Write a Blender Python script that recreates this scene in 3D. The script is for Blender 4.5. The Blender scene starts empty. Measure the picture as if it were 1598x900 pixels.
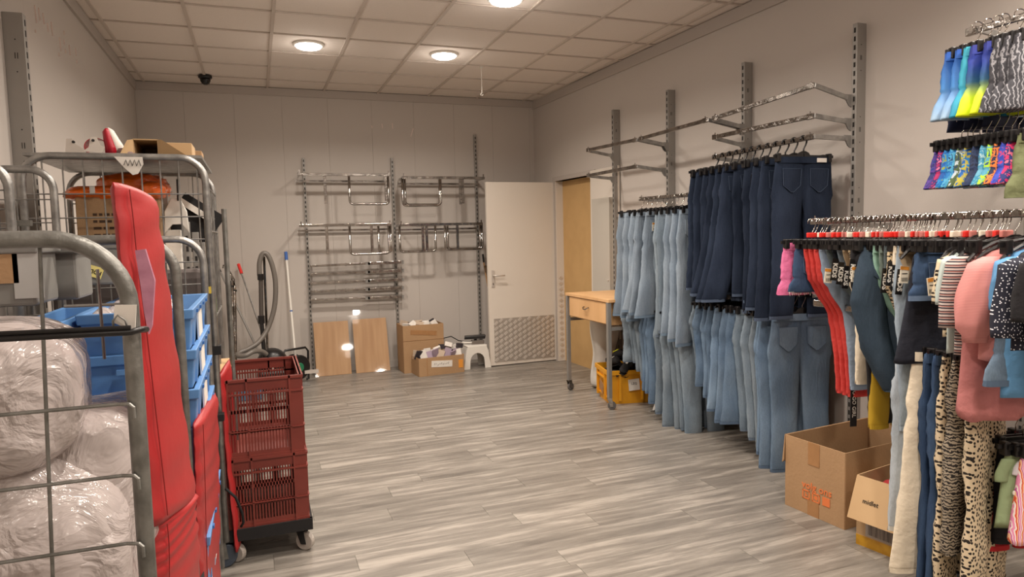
import bpy, bmesh, math, random
from mathutils import Vector, Matrix
random.seed(7)
PI = math.pi
SC = bpy.context.scene
COL = SC.collection
# ------------------------------------------------------------------ camera
CW, CH, FPX = 799.0, 450.0, 1063.65
CAM = Vector((0, 0, 1.5))
RM = Matrix(((0.93570157, -0.04926474, 0.34933589),
             (-0.35202184, -0.06496164, 0.93373477),
             (-0.02330677, -0.99667094, -0.07812697)))      # world <- camera (x right, y down, z forward)
cd = bpy.data.cameras.new('camera'); cam = bpy.data.objects.new('camera', cd); COL.objects.link(cam)
cd.sensor_width = 36; cd.lens = FPX / 1598 * 36; cd.clip_start = .05
rot = Matrix([[RM[i][0], -RM[i][1], -RM[i][2]] for i in range(3)])
cam.matrix_world = Matrix.Translation(CAM) @ rot.to_4x4()
SC.camera = cam
SC.view_settings.view_transform = 'Standard'; SC.view_settings.look = 'None'
SC.view_settings.gamma = 1; SC.view_settings.use_curve_mapping = False
SC.view_settings.exposure = 0.0
SC.cycles.max_bounces = 6; SC.cycles.diffuse_bounces = 4; SC.cycles.caustics_reflective = False; SC.cycles.caustics_refractive = False
w = bpy.data.worlds.new('world'); SC.world = w; w.use_nodes = True
w.node_tree.nodes['Background'].inputs[0].default_value = (.9, .85, .8, 1); w.node_tree.nodes['Background'].inputs[1].default_value = .05
LIGHT_W = 23.0
LIGHT_COL = (1.0, .892, .78)
LIGHT_POS = [(.5, 6.07), (1.672, 6.07), (.5, 4.55), (1.705, 4.55), (.5, 3.03), (1.705, 3.03), (.5, 1.45), (1.705, 1.45), (2.9, 1.45), (1.1, -.1), (2.6, -.1), (0, -1.6), (2.3, -1.6)]

def at(u, v, x=None, y=None, z=None):
    d = RM @ Vector((u - CW, v - CH, FPX))
    t = x / d[0] if x is not None else y / d[1] if y is not None else (z - 1.5) / d[2]
    return CAM + d * t

# ------------------------------------------------------------------ helpers
class MB:
    def __init__(s): s.v = []; s.f = []
    def add(s, vs, fs):
        k = len(s.v); s.v += [tuple(p) for p in vs]; s.f += [tuple(i + k for i in q) for q in fs]; return s
    def box(s, c, d, rz=0, rx=0, ry=0):
        m = Matrix.Rotation(rz, 3, 'Z') @ Matrix.Rotation(ry, 3, 'Y') @ Matrix.Rotation(rx, 3, 'X')
        vs = [Vector(c) + m @ Vector((x * d[0] / 2, y * d[1] / 2, z * d[2] / 2)) for x in (-1, 1) for y in (-1, 1) for z in (-1, 1)]
        return s.add(vs, [(0, 1, 3, 2), (4, 6, 7, 5), (0, 4, 5, 1), (2, 3, 7, 6), (0, 2, 6, 4), (1, 5, 7, 3)])
    def hexa(s, a):     # 8 corners: bottom 4 ccw, top 4 ccw
        return s.add(a, [(3, 2, 1, 0), (4, 5, 6, 7), (0, 1, 5, 4), (1, 2, 6, 5), (2, 3, 7, 6), (3, 0, 4, 7)])
    def tube(s, pts, r, n=8, closed=False, caps=True, sq=None):
        P = [Vector(p) for p in pts]; N = len(P); rings = []
        up = None
        for i in range(N):
            a = P[(i - 1) % N] if (closed or i > 0) else P[i]; b = P[(i + 1) % N] if (closed or i < N - 1) else P[i]
            t = (b - a).normalized()
            if up is None: up = Vector((0, 0, 1)) if abs(t.z) < .9 else Vector((0, 1, 0))
            sd = t.cross(up)
            if sd.length < 1e-5: sd = t.cross(Vector((1, 0, 0)))
            sd.normalize(); u2 = sd.cross(t).normalized(); up = u2
            rr = r[i] if isinstance(r, (list, tuple)) else r
            if sq:
                ring = [P[i] + sd * (x * sq[0] / 2) + u2 * (z * sq[1] / 2) for x, z in ((-1, -1), (1, -1), (1, 1), (-1, 1))]
            else:
                ring = [P[i] + sd * (rr * math.cos(2 * PI * k / n)) + u2 * (rr * math.sin(2 * PI * k / n)) for k in range(n)]
            rings.append(ring)
        return s.rings(rings, closed, caps)
    def rings(s, rings, closed=False, caps=True):
        n = len(rings[0]); vs = [p for r in rings for p in r]; fs = []
        R = len(rings)
        for i in range(R if closed else R - 1):
            j = (i + 1) % R
            for k in range(n):
                l = (k + 1) % n
                fs.append((i * n + k, i * n + l, j * n + l, j * n + k))
        if caps and not closed:
            fs.append(tuple(range(n - 1, -1, -1))); fs.append(tuple((R - 1) * n + k for k in range(n)))
        return s.add(vs, fs)
    def lathe(s, prof, c=(0, 0, 0), n=20, axis='Z'):
        rings = []
        for r, h in prof:
            ring = []
            for k in range(n):
                a = 2 * PI * k / n; x, y = r * math.cos(a), r * math.sin(a)
                p = (x, y, h) if axis == 'Z' else (x, h, y) if axis == 'Y' else (h, x, y)
                ring.append((c[0] + p[0], c[1] + p[1], c[2] + p[2]))
            rings.append(ring)
        return s.rings(rings)
    def prism(s, poly, o, ux, uy, dep):   # polygon in plane (o, ux, uy), extruded by vector dep
        o = Vector(o); ux = Vector(ux); uy = Vector(uy); dep = Vector(dep)
        a = [o + ux * p[0] + uy * p[1] for p in poly]; b = [p + dep for p in a]; n = len(poly)
        return s.add(a + b, [tuple(range(n - 1, -1, -1)), tuple(range(n, 2 * n))] + [(k, (k + 1) % n, n + (k + 1) % n, n + k) for k in range(n)])
    def grid(s, fn, nu, nv):
        vs = [fn(i / nu, j / nv) for j in range(nv + 1) for i in range(nu + 1)]
        fs = [(j * (nu + 1) + i, j * (nu + 1) + i + 1, (j + 1) * (nu + 1) + i + 1, (j + 1) * (nu + 1) + i) for j in range(nv) for i in range(nu)]
        return s.add(vs, fs)
    def mesh(s, name, m, smooth=False):
        me = bpy.data.meshes.new(name); me.from_pydata(s.v, [], s.f)
        bm = bmesh.new(); bm.from_mesh(me); bmesh.ops.recalc_face_normals(bm, faces=bm.faces)
        bm.to_mesh(me); bm.free()
        if smooth: me.shade_smooth()
        if m: me.materials.append(m)
        return me
    def build(s, name, m, parent=None, smooth=False, bevel=0, sub=0, loc=None, rz=0, solid=0):
        o = bpy.data.objects.new(name, s.mesh(name, m, smooth)); COL.objects.link(o)
        if parent: o.parent = parent
        if loc is not None: o.location = loc
        if rz: o.rotation_euler.z = rz
        if solid:
            d = o.modifiers.new('s', 'SOLIDIFY'); d.thickness = solid; d.offset = 0
        if bevel:
            b = o.modifiers.new('b', 'BEVEL'); b.width = bevel; b.segments = 2; b.limit_method = 'ANGLE'; b.angle_limit = .6
        if sub:
            b = o.modifiers.new('u', 'SUBSURF'); b.levels = sub; b.render_levels = sub
        return o

def tag(o, label=None, cat=None, group=None, kind=None):
    if label: o['label'] = label
    if cat: o['category'] = cat
    if group: o['group'] = group
    if kind: o['kind'] = kind
    return o
def thing(name, label, cat, loc=(0, 0, 0), rz=0, group=None):
    o = bpy.data.objects.new(name, None); COL.objects.link(o); o.location = loc; o.rotation_euler = (0, 0, rz); o.empty_display_size = .1
    return tag(o, label, cat, group)
def copy_tree(o, parent=None):
    c = o.copy(); COL.objects.link(c); c.parent = parent
    for ch in list(o.children): copy_tree(ch, c)
    return c
def struct(name, mb, m, parent=None, **k):
    o = mb.build(name, m, parent, **k)
    if parent is None: o['kind'] = 'structure'
    return o
def text_obj(s, size, name, m, parent, loc, rotm, ext=.0006, bold=0, ax='CENTER'):
    cu = bpy.data.curves.new('t', 'FONT'); cu.body = s; cu.size = size; cu.extrude = ext; cu.offset = bold; cu.align_x = ax; cu.align_y = 'CENTER'; cu.resolution_u = 2
    t = bpy.data.objects.new('t', cu); COL.objects.link(t)
    me = bpy.data.meshes.new_from_object(t.evaluated_get(bpy.context.evaluated_depsgraph_get())); bpy.data.objects.remove(t)
    me.materials.clear(); me.materials.append(m)
    o = bpy.data.objects.new(name, me); COL.objects.link(o); o.parent = parent
    o.matrix_local = Matrix.Translation(loc) @ rotm.to_4x4(); return o
def basis(x, y):
    x = Vector(x).normalized(); y = Vector(y); z = x.cross(y).normalized(); y = z.cross(x)
    return Matrix((x, y, z)).transposed()
ORD = ['first', 'second', 'third', 'fourth', 'fifth', 'sixth', 'seventh', 'eighth', 'ninth', 'tenth', 'eleventh', 'twelfth', 'thirteenth', 'fourteenth', 'fifteenth', 'sixteenth']

# ------------------------------------------------------------------ materials
MATS = {}
def lin(c): return tuple((x / 12.92 if x <= .04045 else ((x + .055) / 1.055) ** 2.4) for x in [k / 255 for k in c]) + (1,)
def mat(name, c, rough=.6, metal=0, noise=None, bump=None, rnd=0, coat=0, trans=0, sheen=0, stretch=None, spec=None, coord='Object'):
    """noise=(scale, amount, second colour) ; bump=(scale, strength)"""
    if name in MATS: return MATS[name]
    m = bpy.data.materials.new(name); m.use_nodes = True; nt = m.node_tree; N = nt.nodes; L = nt.links
    b = N['Principled BSDF']; c = lin(c)
    b.inputs['Base Color'].default_value = c; b.inputs['Roughness'].default_value = rough; b.inputs['Metallic'].default_value = metal
    if coat: b.inputs['Coat Weight'].default_value = coat; b.inputs['Coat Roughness'].default_value = .08
    if trans: b.inputs['Transmission Weight'].default_value = trans
    if sheen: b.inputs['Sheen Weight'].default_value = sheen
    if spec is not None: b.inputs['Specular IOR Level'].default_value = spec
    tc = N.new('ShaderNodeTexCoord'); mp = N.new('ShaderNodeMapping'); L.new(tc.outputs[coord], mp.inputs[0])
    if stretch: mp.inputs['Scale'].default_value = stretch
    out = None
    if noise:
        n = N.new('ShaderNodeTexNoise'); n.inputs['Scale'].default_value = noise[0]; n.inputs['Detail'].default_value = 5; L.new(mp.outputs[0], n.inputs[0])
        mx = N.new('ShaderNodeMix'); mx.data_type = 'RGBA'; mx.inputs[6].default_value = c; mx.inputs[7].default_value = lin(noise[2])
        mr = N.new('ShaderNodeMapRange'); mr.inputs[1].default_value = .35; mr.inputs[2].default_value = .65; mr.inputs[4].default_value = noise[1]
        L.new(n.outputs[0], mr.inputs[0]); L.new(mr.outputs[0], mx.inputs[0]); out = mx.outputs[2]
    if rnd:
        oi = N.new('ShaderNodeObjectInfo'); hs = N.new('ShaderNodeHueSaturation'); mr = N.new('ShaderNodeMapRange')
        mr.inputs[3].default_value = 1 - rnd; mr.inputs[4].default_value = 1 + rnd; L.new(oi.outputs['Random'], mr.inputs[0]); L.new(mr.outputs[0], hs.inputs['Value'])
        if out: L.new(out, hs.inputs['Color'])
        else: hs.inputs['Color'].default_value = c
        out = hs.outputs[0]
    if out: L.new(out, b.inputs['Base Color'])
    if bump:
        n = N.new('ShaderNodeTexNoise'); n.inputs['Scale'].default_value = bump[0]; n.inputs['Detail'].default_value = 6; L.new(mp.outputs[0], n.inputs[0])
        bp = N.new('ShaderNodeBump'); bp.inputs['Strength'].default_value = bump[1]; bp.inputs['Distance'].default_value = .02; L.new(n.outputs[0], bp.inputs['Height']); L.new(bp.outputs[0], b.inputs['Normal'])
    MATS[name] = m; return m
def nodes(name):
    m = bpy.data.materials.new(name); m.use_nodes = True; MATS[name] = m
    return m, m.node_tree.nodes, m.node_tree.links, m.node_tree.nodes['Principled BSDF']
def ramp(N, stops, interp='LINEAR'):
    r = N.new('ShaderNodeValToRGB'); cr = r.color_ramp; cr.interpolation = interp
    while len(cr.elements) < len(stops): cr.elements.new(.5)
    for e, (p, c) in zip(cr.elements, stops): e.position = p; e.color = lin(c)
    return r

def denim(name, c, c2, rnd=.1, rough=.9):
    m, N, L, b = nodes(name); tc = N.new('ShaderNodeTexCoord')
    b.inputs['Roughness'].default_value = rough; b.inputs['Specular IOR Level'].default_value = .15
    n1 = N.new('ShaderNodeTexNoise'); n1.inputs['Scale'].default_value = 5; n1.inputs['Detail'].default_value = 3
    mp = N.new('ShaderNodeMapping'); mp.inputs['Scale'].default_value = (1.2, 1.2, .35)
    oi = N.new('ShaderNodeObjectInfo'); ad = N.new('ShaderNodeVectorMath'); ad.operation = 'SCALE'; ad.inputs[3].default_value = 9
    cmb = N.new('ShaderNodeCombineXYZ'); L.new(oi.outputs['Random'], cmb.inputs[0]); L.new(oi.outputs['Random'], cmb.inputs[2]); L.new(cmb.outputs[0], ad.inputs[0])
    a2 = N.new('ShaderNodeVectorMath'); L.new(tc.outputs['Object'], a2.inputs[0]); L.new(ad.outputs[0], a2.inputs[1])
    L.new(a2.outputs[0], mp.inputs[0]); L.new(mp.outputs[0], n1.inputs[0])
    mx = N.new('ShaderNodeMix'); mx.data_type = 'RGBA'; mx.inputs[6].default_value = lin(c); mx.inputs[7].default_value = lin(c2)
    mr = N.new('ShaderNodeMapRange'); mr.inputs[1].default_value = .35; mr.inputs[2].default_value = .68; L.new(n1.outputs[0], mr.inputs[0]); L.new(mr.outputs[0], mx.inputs[0])
    n2 = N.new('ShaderNodeTexNoise'); n2.inputs['Scale'].default_value = 1; n2.inputs['Detail'].default_value = 2
    mp2 = N.new('ShaderNodeMapping'); mp2.inputs['Scale'].default_value = (420, 420, 60); L.new(tc.outputs['Object'], mp2.inputs[0]); L.new(mp2.outputs[0], n2.inputs[0])
    hs = N.new('ShaderNodeHueSaturation'); L.new(mx.outputs[2], hs.inputs['Color'])
    m1 = N.new('ShaderNodeMapRange'); m1.inputs[3].default_value = .72; m1.inputs[4].default_value = 1.28; L.new(n2.outputs[0], m1.inputs[0])
    m2 = N.new('ShaderNodeMapRange'); m2.inputs[3].default_value = 1 - rnd; m2.inputs[4].default_value = 1 + rnd; L.new(oi.outputs['Random'], m2.inputs[0])
    mu = N.new('ShaderNodeMath'); mu.operation = 'MULTIPLY'; L.new(m1.outputs[0], mu.inputs[0]); L.new(m2.outputs[0], mu.inputs[1]); L.new(mu.outputs[0], hs.inputs['Value'])
    L.new(hs.outputs[0], b.inputs['Base Color'])
    n3 = N.new('ShaderNodeTexNoise'); n3.inputs['Scale'].default_value = 14; n3.inputs['Detail'].default_value = 4; n3.inputs['Distortion'].default_value = 1.2; L.new(mp.outputs[0], n3.inputs[0])
    bp = N.new('ShaderNodeBump'); bp.inputs['Strength'].default_value = .45; bp.inputs['Distance'].default_value = .012; L.new(n3.outputs[0], bp.inputs['Height']); L.new(bp.outputs[0], b.inputs['Normal'])
    return m

def dots_mat(name, bg, fg, scale, thr, ring=False, metal=0):
    m, N, L, b = nodes(name); tc = N.new('ShaderNodeTexCoord'); v = N.new('ShaderNodeTexVoronoi'); v.inputs['Scale'].default_value = scale; v.inputs['Randomness'].default_value = .75
    v.voronoi_dimensions = '2D'; v.inputs['Randomness'].default_value = .8
    sx = N.new('ShaderNodeSeparateXYZ'); cx = N.new('ShaderNodeCombineXYZ'); L.new(tc.outputs['Object'], sx.inputs[0]); xm = N.new('ShaderNodeMath'); xm.operation = 'MULTIPLY'; xm.inputs[1].default_value = 1.35; L.new(sx.outputs[0], xm.inputs[0]); L.new(xm.outputs[0], cx.inputs[0]); L.new(sx.outputs[2], cx.inputs[1])
    L.new(cx.outputs[0], v.inputs['Vector'])
    r = ramp(N, [(0, fg), (thr, bg)], 'CONSTANT'); L.new(v.outputs['Distance'], r.inputs[0]); L.new(r.outputs[0], b.inputs['Base Color']); b.inputs['Roughness'].default_value = .85; return m
def wave_mat(name, stops, scale, dist, direction='Z', dsc=2, interp='CONSTANT', rings=False, detail=2):
    m, N, L, b = nodes(name); tc = N.new('ShaderNodeTexCoord'); wv = N.new('ShaderNodeTexWave'); wv.inputs['Scale'].default_value = scale
    wv.inputs['Distortion'].default_value = dist; wv.inputs['Detail Scale'].default_value = dsc; wv.inputs['Detail'].default_value = detail; wv.wave_profile = 'SAW' if len(stops) > 3 else 'SIN'
    if rings: wv.wave_type = 'RINGS'
    else: wv.bands_direction = direction
    L.new(tc.outputs['Object'], wv.inputs[0])
    r = ramp(N, stops, interp); L.new(wv.outputs[0], r.inputs[0]); L.new(r.outputs[0], b.inputs['Base Color']); b.inputs['Roughness'].default_value = .85; return m
def grad_mat(name, z0, z1, stops):
    m, N, L, b = nodes(name); tc = N.new('ShaderNodeTexCoord'); sp = N.new('ShaderNodeSeparateXYZ'); L.new(tc.outputs['Object'], sp.inputs[0])
    mr = N.new('ShaderNodeMapRange'); mr.inputs[1].default_value = z0; mr.inputs[2].default_value = z1; L.new(sp.outputs[2], mr.inputs[0])
    r = ramp(N, stops); L.new(mr.outputs[0], r.inputs[0]); L.new(r.outputs[0], b.inputs['Base Color']); b.inputs['Roughness'].default_value = .6; return m

WALL = mat('wall_paint', (196, 188, 181), .72, noise=(1.3, .25, (191, 183, 176)), bump=(160, .05))
TRIM = mat('trim_paint', (182, 173, 166), .6)
CEIL = mat('ceiling_tile', (240, 230, 222), .9, noise=(90, .3, (230, 219, 210)), bump=(220, .15), rnd=.015)
TBAR = mat('ceiling_grid', (206, 194, 184), .6)
DOORM = mat('door_white', (222, 213, 202), .45, noise=(3, .2, (214, 205, 195)))
GREYM = mat('grey_steel_paint', (150, 147, 143), .45, metal=.35, noise=(8, .5, (136, 133, 129)))
POSTM = mat('post_steel', (158, 154, 149), .42, metal=.4, noise=(5, .4, (146, 142, 137)))
DARK = mat('slot_dark', (38, 34, 32), .8)
CHROME = mat('chrome', (186, 181, 176), .12, metal=1, noise=(14, .7, (112, 107, 103)), bump=(25, .2))
GALV = mat('galvanised', (172, 170, 167), .38, metal=.75, noise=(22, .8, (128, 127, 125)), bump=(60, .1))
GALVD = mat('galvanised_dull', (140, 139, 135), .45, metal=.6, noise=(18, .8, (98, 97, 92)), bump=(50, .15))
ALU = mat('aluminium', (222, 214, 206), .32, metal=.45, noise=(30, .3, (205, 197, 190)))
ALUD = mat('aluminium_plate', (190, 182, 174), .4, metal=.5)
BLACK = mat('black_plastic', (22, 20, 21), .35)
BLACKM = mat('black_matte', (24, 22, 23), .85)
RUBBER = mat('rubber_grey', (92, 88, 86), .7)
CARD = mat('cardboard', (172, 138, 102), .85, noise=(5, .5, (160, 127, 92)), bump=(60, .1))
CARDI = mat('cardboard_inside', (160, 122, 84), .9, noise=(6, .5, (140, 104, 70)))
CARDL = mat('cardboard_light', (192, 160, 120), .85, noise=(5, .5, (182, 149, 108)))
TAPE = mat('brown_tape', (168, 124, 82), .3, noise=(20, .5, (150, 110, 70)))
YTAPE = mat('yellow_tape', (196, 148, 40), .3, noise=(20, .7, (160, 112, 30)))
PAPER = mat('white_paper', (228, 222, 214), .8, noise=(30, .3, (200, 194, 188)))
INK = mat('ink', (25, 22, 22), .8)
ORANGEINK = mat('orange_ink', (222, 122, 68), .8)
RED = mat('red_vinyl', (164, 38, 40), .46, noise=(5, .5, (150, 33, 36)), bump=(6, .2))
REDD = mat('red_crate', (122, 52, 43), .45, noise=(6, .6, (104, 44, 37)))
BLUEC = mat('blue_crate', (96, 142, 196), .42, noise=(8, .5, (82, 128, 182)))
BLUED = mat('blue_crate_inside', (50, 98, 158), .5)
YELC = mat('yellow_crate', (226, 160, 34), .42, noise=(6, .5, (206, 140, 24)))
GREYB = mat('grey_bin', (132, 131, 127), .4, noise=(5, .6, (112, 111, 108)))
WOODL = mat('light_beech', (222, 178, 128), .45, noise=(3, .8, (208, 162, 112)), stretch=(3, 3, .5))
OAKB = mat('oak_board', (204, 162, 118), .5, noise=(4, .9, (184, 140, 96)), stretch=(4, 4, .35))
MDF = mat('brown_board', (204, 166, 112), .75, noise=(6, .5, (190, 152, 100)))
WHITEP = mat('white_plastic', (232, 228, 220), .35)
ORNG = mat('orange_plastic_bag', (255, 122, 26), .22, noise=(9, .7, (240, 92, 14)), bump=(14, 1.0), coat=.6)
REDM = mat('red_marker', (222, 44, 36), .5)
ROSE = mat('rose_marker', (196, 120, 112), .45)
LABEL = mat('price_label', (236, 226, 206), .6)
LABO = mat('label_orange', (226, 150, 58), .6)
GREEN = mat('green_print', (128, 196, 40), .6)
m, N, L, b = nodes('clear_bag')
b.inputs['Base Color'].default_value = lin((210, 198, 195)); b.inputs['Roughness'].default_value = .2; b.inputs['Transmission Weight'].default_value = .3; b.inputs['IOR'].default_value = 1.2
b.inputs['Coat Weight'].default_value = .8; b.inputs['Coat Roughness'].default_value = .12
tc = N.new('ShaderNodeTexCoord'); n1 = N.new('ShaderNodeTexNoise'); n1.inputs['Scale'].default_value = 6; n1.inputs['Detail'].default_value = 5; n1.inputs['Distortion'].default_value = 1.2
v1 = N.new('ShaderNodeTexVoronoi'); v1.inputs['Scale'].default_value = 9; v1.feature = 'DISTANCE_TO_EDGE'
mxv = N.new('ShaderNodeMix'); mxv.data_type = 'VECTOR'; mxv.inputs[0].default_value = .25; L.new(tc.outputs['Object'], n1.inputs[0]); L.new(tc.outputs['Object'], mxv.inputs[4]); L.new(n1.outputs['Color'], mxv.inputs[5]); L.new(mxv.outputs[1], v1.inputs['Vector'])
ma = N.new('ShaderNodeMath'); ma.operation = 'ADD'; L.new(n1.outputs[0], ma.inputs[0]); L.new(v1.outputs[0], ma.inputs[1])
bp = N.new('ShaderNodeBump'); bp.inputs['Strength'].default_value = .9; bp.inputs['Distance'].default_value = .018; L.new(ma.outputs[0], bp.inputs['Height']); L.new(bp.outputs[0], b.inputs['Normal']); L.new(bp.outputs[0], b.inputs['Coat Normal'])
BAG = m
m, N, L, b = nodes('clear_acrylic'); tr = N.new('ShaderNodeBsdfTransparent'); tr.inputs[0].default_value = (.96, .96, .96, 1); gl = N.new('ShaderNodeBsdfGlossy'); gl.inputs['Roughness'].default_value = .04; fr_n = N.new('ShaderNodeFresnel'); fr_n.inputs[0].default_value = 1.5
mxs = N.new('ShaderNodeMixShader'); geo_n = N.new('ShaderNodeNewGeometry'); inv = N.new('ShaderNodeMath'); inv.operation = 'SUBTRACT'; inv.inputs[0].default_value = 1; L.new(geo_n.outputs['Backfacing'], inv.inputs[1]); mu_n = N.new('ShaderNodeMath'); mu_n.operation = 'MULTIPLY'; L.new(fr_n.outputs[0], mu_n.inputs[0]); L.new(inv.outputs[0], mu_n.inputs[1]); L.new(mu_n.outputs[0], mxs.inputs[0]); L.new(tr.outputs[0], mxs.inputs[1]); L.new(gl.outputs[0], mxs.inputs[2]); L.new(mxs.outputs[0], N['Material Output'].inputs[0]); ACRYL = m
m, N, L, b = nodes('lamp_glow'); b.inputs['Emission Color'].default_value = (1, .93, .84, 1); b.inputs['Emission Strength'].default_value = 22; GLOW = m
# floor plank
m, N, L, b = nodes('floor_plank'); tc = N.new('ShaderNodeTexCoord'); oi = N.new('ShaderNodeObjectInfo')
cmb = N.new('ShaderNodeCombineXYZ'); L.new(oi.outputs['Random'], cmb.inputs[0]); L.new(oi.outputs['Random'], cmb.inputs[1])
sc = N.new('ShaderNodeVectorMath'); sc.operation = 'SCALE'; sc.inputs[3].default_value = 37; L.new(cmb.outputs[0], sc.inputs[0])
ad = N.new('ShaderNodeVectorMath'); L.new(tc.outputs['Object'], ad.inputs[0]); L.new(sc.outputs[0], ad.inputs[1])
mp = N.new('ShaderNodeMapping'); mp.inputs['Scale'].default_value = (1.3, 13, 1); L.new(ad.outputs[0], mp.inputs[0])
n1 = N.new('ShaderNodeTexNoise'); n1.inputs['Scale'].default_value = 1.4; n1.inputs['Detail'].default_value = 4; n1.inputs['Distortion'].default_value = .6; L.new(mp.outputs[0], n1.inputs[0])
mp2 = N.new('ShaderNodeMapping'); mp2.inputs['Scale'].default_value = (7, 150, 1); L.new(ad.outputs[0], mp2.inputs[0])
n2 = N.new('ShaderNodeTexNoise'); n2.inputs['Scale'].default_value = 1.5; n2.inputs['Detail'].default_value = 3; n2.inputs['Distortion'].default_value = 1.0; L.new(mp2.outputs[0], n2.inputs[0])
ma = N.new('ShaderNodeMath'); ma.operation = 'MULTIPLY_ADD'; ma.inputs[1].default_value = .42; L.new(n2.outputs[0], ma.inputs[0]); L.new(n1.outputs[0], ma.inputs[2])
r = ramp(N, [(.42, (96, 91, 85)), (.56, (116, 110, 103)), (.72, (132, 126, 118)), (.9, (164, 157, 148))]); L.new(ma.outputs[0], r.inputs[0])
hs = N.new('ShaderNodeHueSaturation'); mr = N.new('ShaderNodeMapRange'); mr.inputs[3].default_value = .84; mr.inputs[4].default_value = 1.03; L.new(oi.outputs['Random'], mr.inputs[0]); L.new(mr.outputs[0], hs.inputs['Value']); L.new(r.outputs[0], hs.inputs['Color'])
L.new(hs.outputs[0], b.inputs['Base Color']); b.inputs['Roughness'].default_value = .36
bp = N.new('ShaderNodeBump'); bp.inputs['Strength'].default_value = .12; bp.inputs['Distance'].default_value = .004; L.new(n2.outputs[0], bp.inputs['Height']); L.new(bp.outputs[0], b.inputs['Normal'])
PLANK = m

# ------------------------------------------------------------------ room
YB, ZC, XL, YF = 7.87, 3.13, -1.06, -3.0
def W(y): return 3.28 + (YB - y) * .037
XR = W(YF)
fl = struct('floor', MB().box(((XL + XR) / 2, (YF + YB) / 2 + .1, -.06), (XR - XL + .6, YB - YF + .6, .1)), mat('floor_base', (150, 138, 128), .5))
PW, PL = .165, 1.22
plank_cache = {}
y = 0.9; r_ = 0
while y < YB - .01:
    wd = min(PW, YB - y); x = XL - random.random() * PL
    while x < W(y) + .12:
        a = max(x, XL); bnd = min(x + PL, W(y) + .17)
        if bnd - a > .03:
            ln = round(bnd - a, 3); key = (ln, round(wd, 3))
            if key not in plank_cache: plank_cache[key] = MB().box((0, 0, -.005), (ln - .0014, wd - .0008, .01)).mesh('plank', PLANK)
            o = bpy.data.objects.new('plank', plank_cache[key]); COL.objects.link(o); o.parent = fl; o.location = ((a + bnd) / 2, y + wd / 2, 0)
        x += PL
    y += PW
o = MB().box(((XL + XR) / 2, (YF + .9) / 2, -.005), (XR - XL, .9 - YF, .01)).build('plank_field', PLANK, fl); o['kind'] = 'stuff'
# ceiling with tiles and grid
ce = struct('ceiling', MB().box(((XL + XR) / 2, (YF + YB) / 2, ZC + .1), (XR - XL + .4, YB - YF + .4, .1)), TRIM)
GX0, GXS = .203, .587
GY = [7.467 - .5475 * k for k in range(-1, 9)]
GY[0] = YB
gx = [XL] + [GX0 + GXS * k for k in range(-2, 6)] + [W(YB) + .0]
LYS = [6.1, 4.55, 3.03]
tile_cache = {}
for j in range(len(GY) - 1):
    y1, y0 = GY[j], GY[j + 1]
    for i in range(len(gx)):
        xa = gx[i]; xb = gx[i + 1] if i + 1 < len(gx) else W(y0)
        if i + 1 == len(gx) - 0: xa = gx[-1]
        if xb - xa < .05: continue
        key = (round(xb - xa, 2), round(y1 - y0, 3))
        if key not in tile_cache: tile_cache[key] = MB().box((0, 0, 0), (xb - xa - .02, y1 - y0 - .02, .016)).mesh('ceiling_tile', CEIL)
        o = bpy.data.objects.new('ceiling_tile', tile_cache[key]); COL.objects.link(o); o.parent = ce; o.location = ((xa + xb) / 2, (y0 + y1) / 2, ZC + .014)
for x in gx[1:]:
    MB().box((x, (GY[-1] + YB) / 2, ZC), (.024, YB - GY[-1], .012)).build('grid_bar', TBAR, ce)
for yy in GY[1:]:
    MB().box(((XL + W(yy)) / 2, yy, ZC + .001), (W(yy) - XL, .014, .010)).build('grid_bar', TBAR, ce)
o = MB().box(((XL + XR) / 2, (GY[-1] + YF) / 2, ZC + .014), (XR - XL, GY[-1] - YF, .016)).build('rear_tile_field', CEIL, ce); o['kind'] = 'stuff'
# walls
wb = struct('wall_back', MB().box((1.1, YB + .062, 1.6), (4.9, .1, 3.3)), WALL)
px = [XL, -.62, -.14, .34, .82, 1.30, 1.78, 2.26, 2.74, 3.22, 3.30]
for i in range(len(px) - 1):
    MB().box(((px[i] + px[i + 1]) / 2, YB + .006, 1.565), (px[i + 1] - px[i] - .0012, .012, 3.13)).build('wall_panel', WALL, wb, bevel=.0008)
wl = struct('wall_left', MB().box((XL - .06, (YF + YB) / 2, 1.6), (.1, YB - YF + .4, 3.3)), WALL)
yy = YB
while yy > YF:
    y0 = max(yy - 1.2, YF); MB().box((XL - .006, (yy + y0) / 2, 1.565), (.012, yy - y0 - .0012, 3.13)).build('wall_panel', WALL, wl, bevel=.0008); yy -= 1.2
DR0, DR1, DRZ = 6.42, 7.31, 2.11     # doorway in the right wall
wr = MB()
def wseg(mb, y0, y1, z0, z1, off0=0, off1=.12):
    mb.hexa([(W(y0) + off0, y0, z0), (W(y0) + off1, y0, z0), (W(y1) + off1, y1, z0), (W(y1) + off0, y1, z0), (W(y0) + off0, y0, z1), (W(y0) + off1, y0, z1), (W(y1) + off1, y1, z1), (W(y1) + off0, y1, z1)])
wseg(wr, YF, DR0, 0, 3.2); wseg(wr, DR1, YB + .05, 0, 3.2); wseg(wr, DR0, DR1, DRZ, 3.2)
struct('wall_right', wr, WALL)
struct('wall_front', MB().box((1.2, YF - .05, 1.6), (5.2, .1, 3.3)), WALL)
mb = MB(); wseg(mb, YF, YB, 3.03, 3.125, -.018, .0); struct('trim_1', mb, TRIM)
struct('trim_2', MB().box((XL + .009, (YF + YB) / 2, 3.085), (.018, YB - YF, .09)), TRIM)
struct('trim_3', MB().box((1.1, YB - .008, 3.09), (4.4, .016, .08)), TRIM)
mb = MB(); wseg(mb, YF, DR0 - .05, 0, .08, -.012, 0); wseg(mb, DR1 + .05, YB, 0, .08, -.012, 0); struct('baseboard_right', mb, TRIM)
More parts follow.
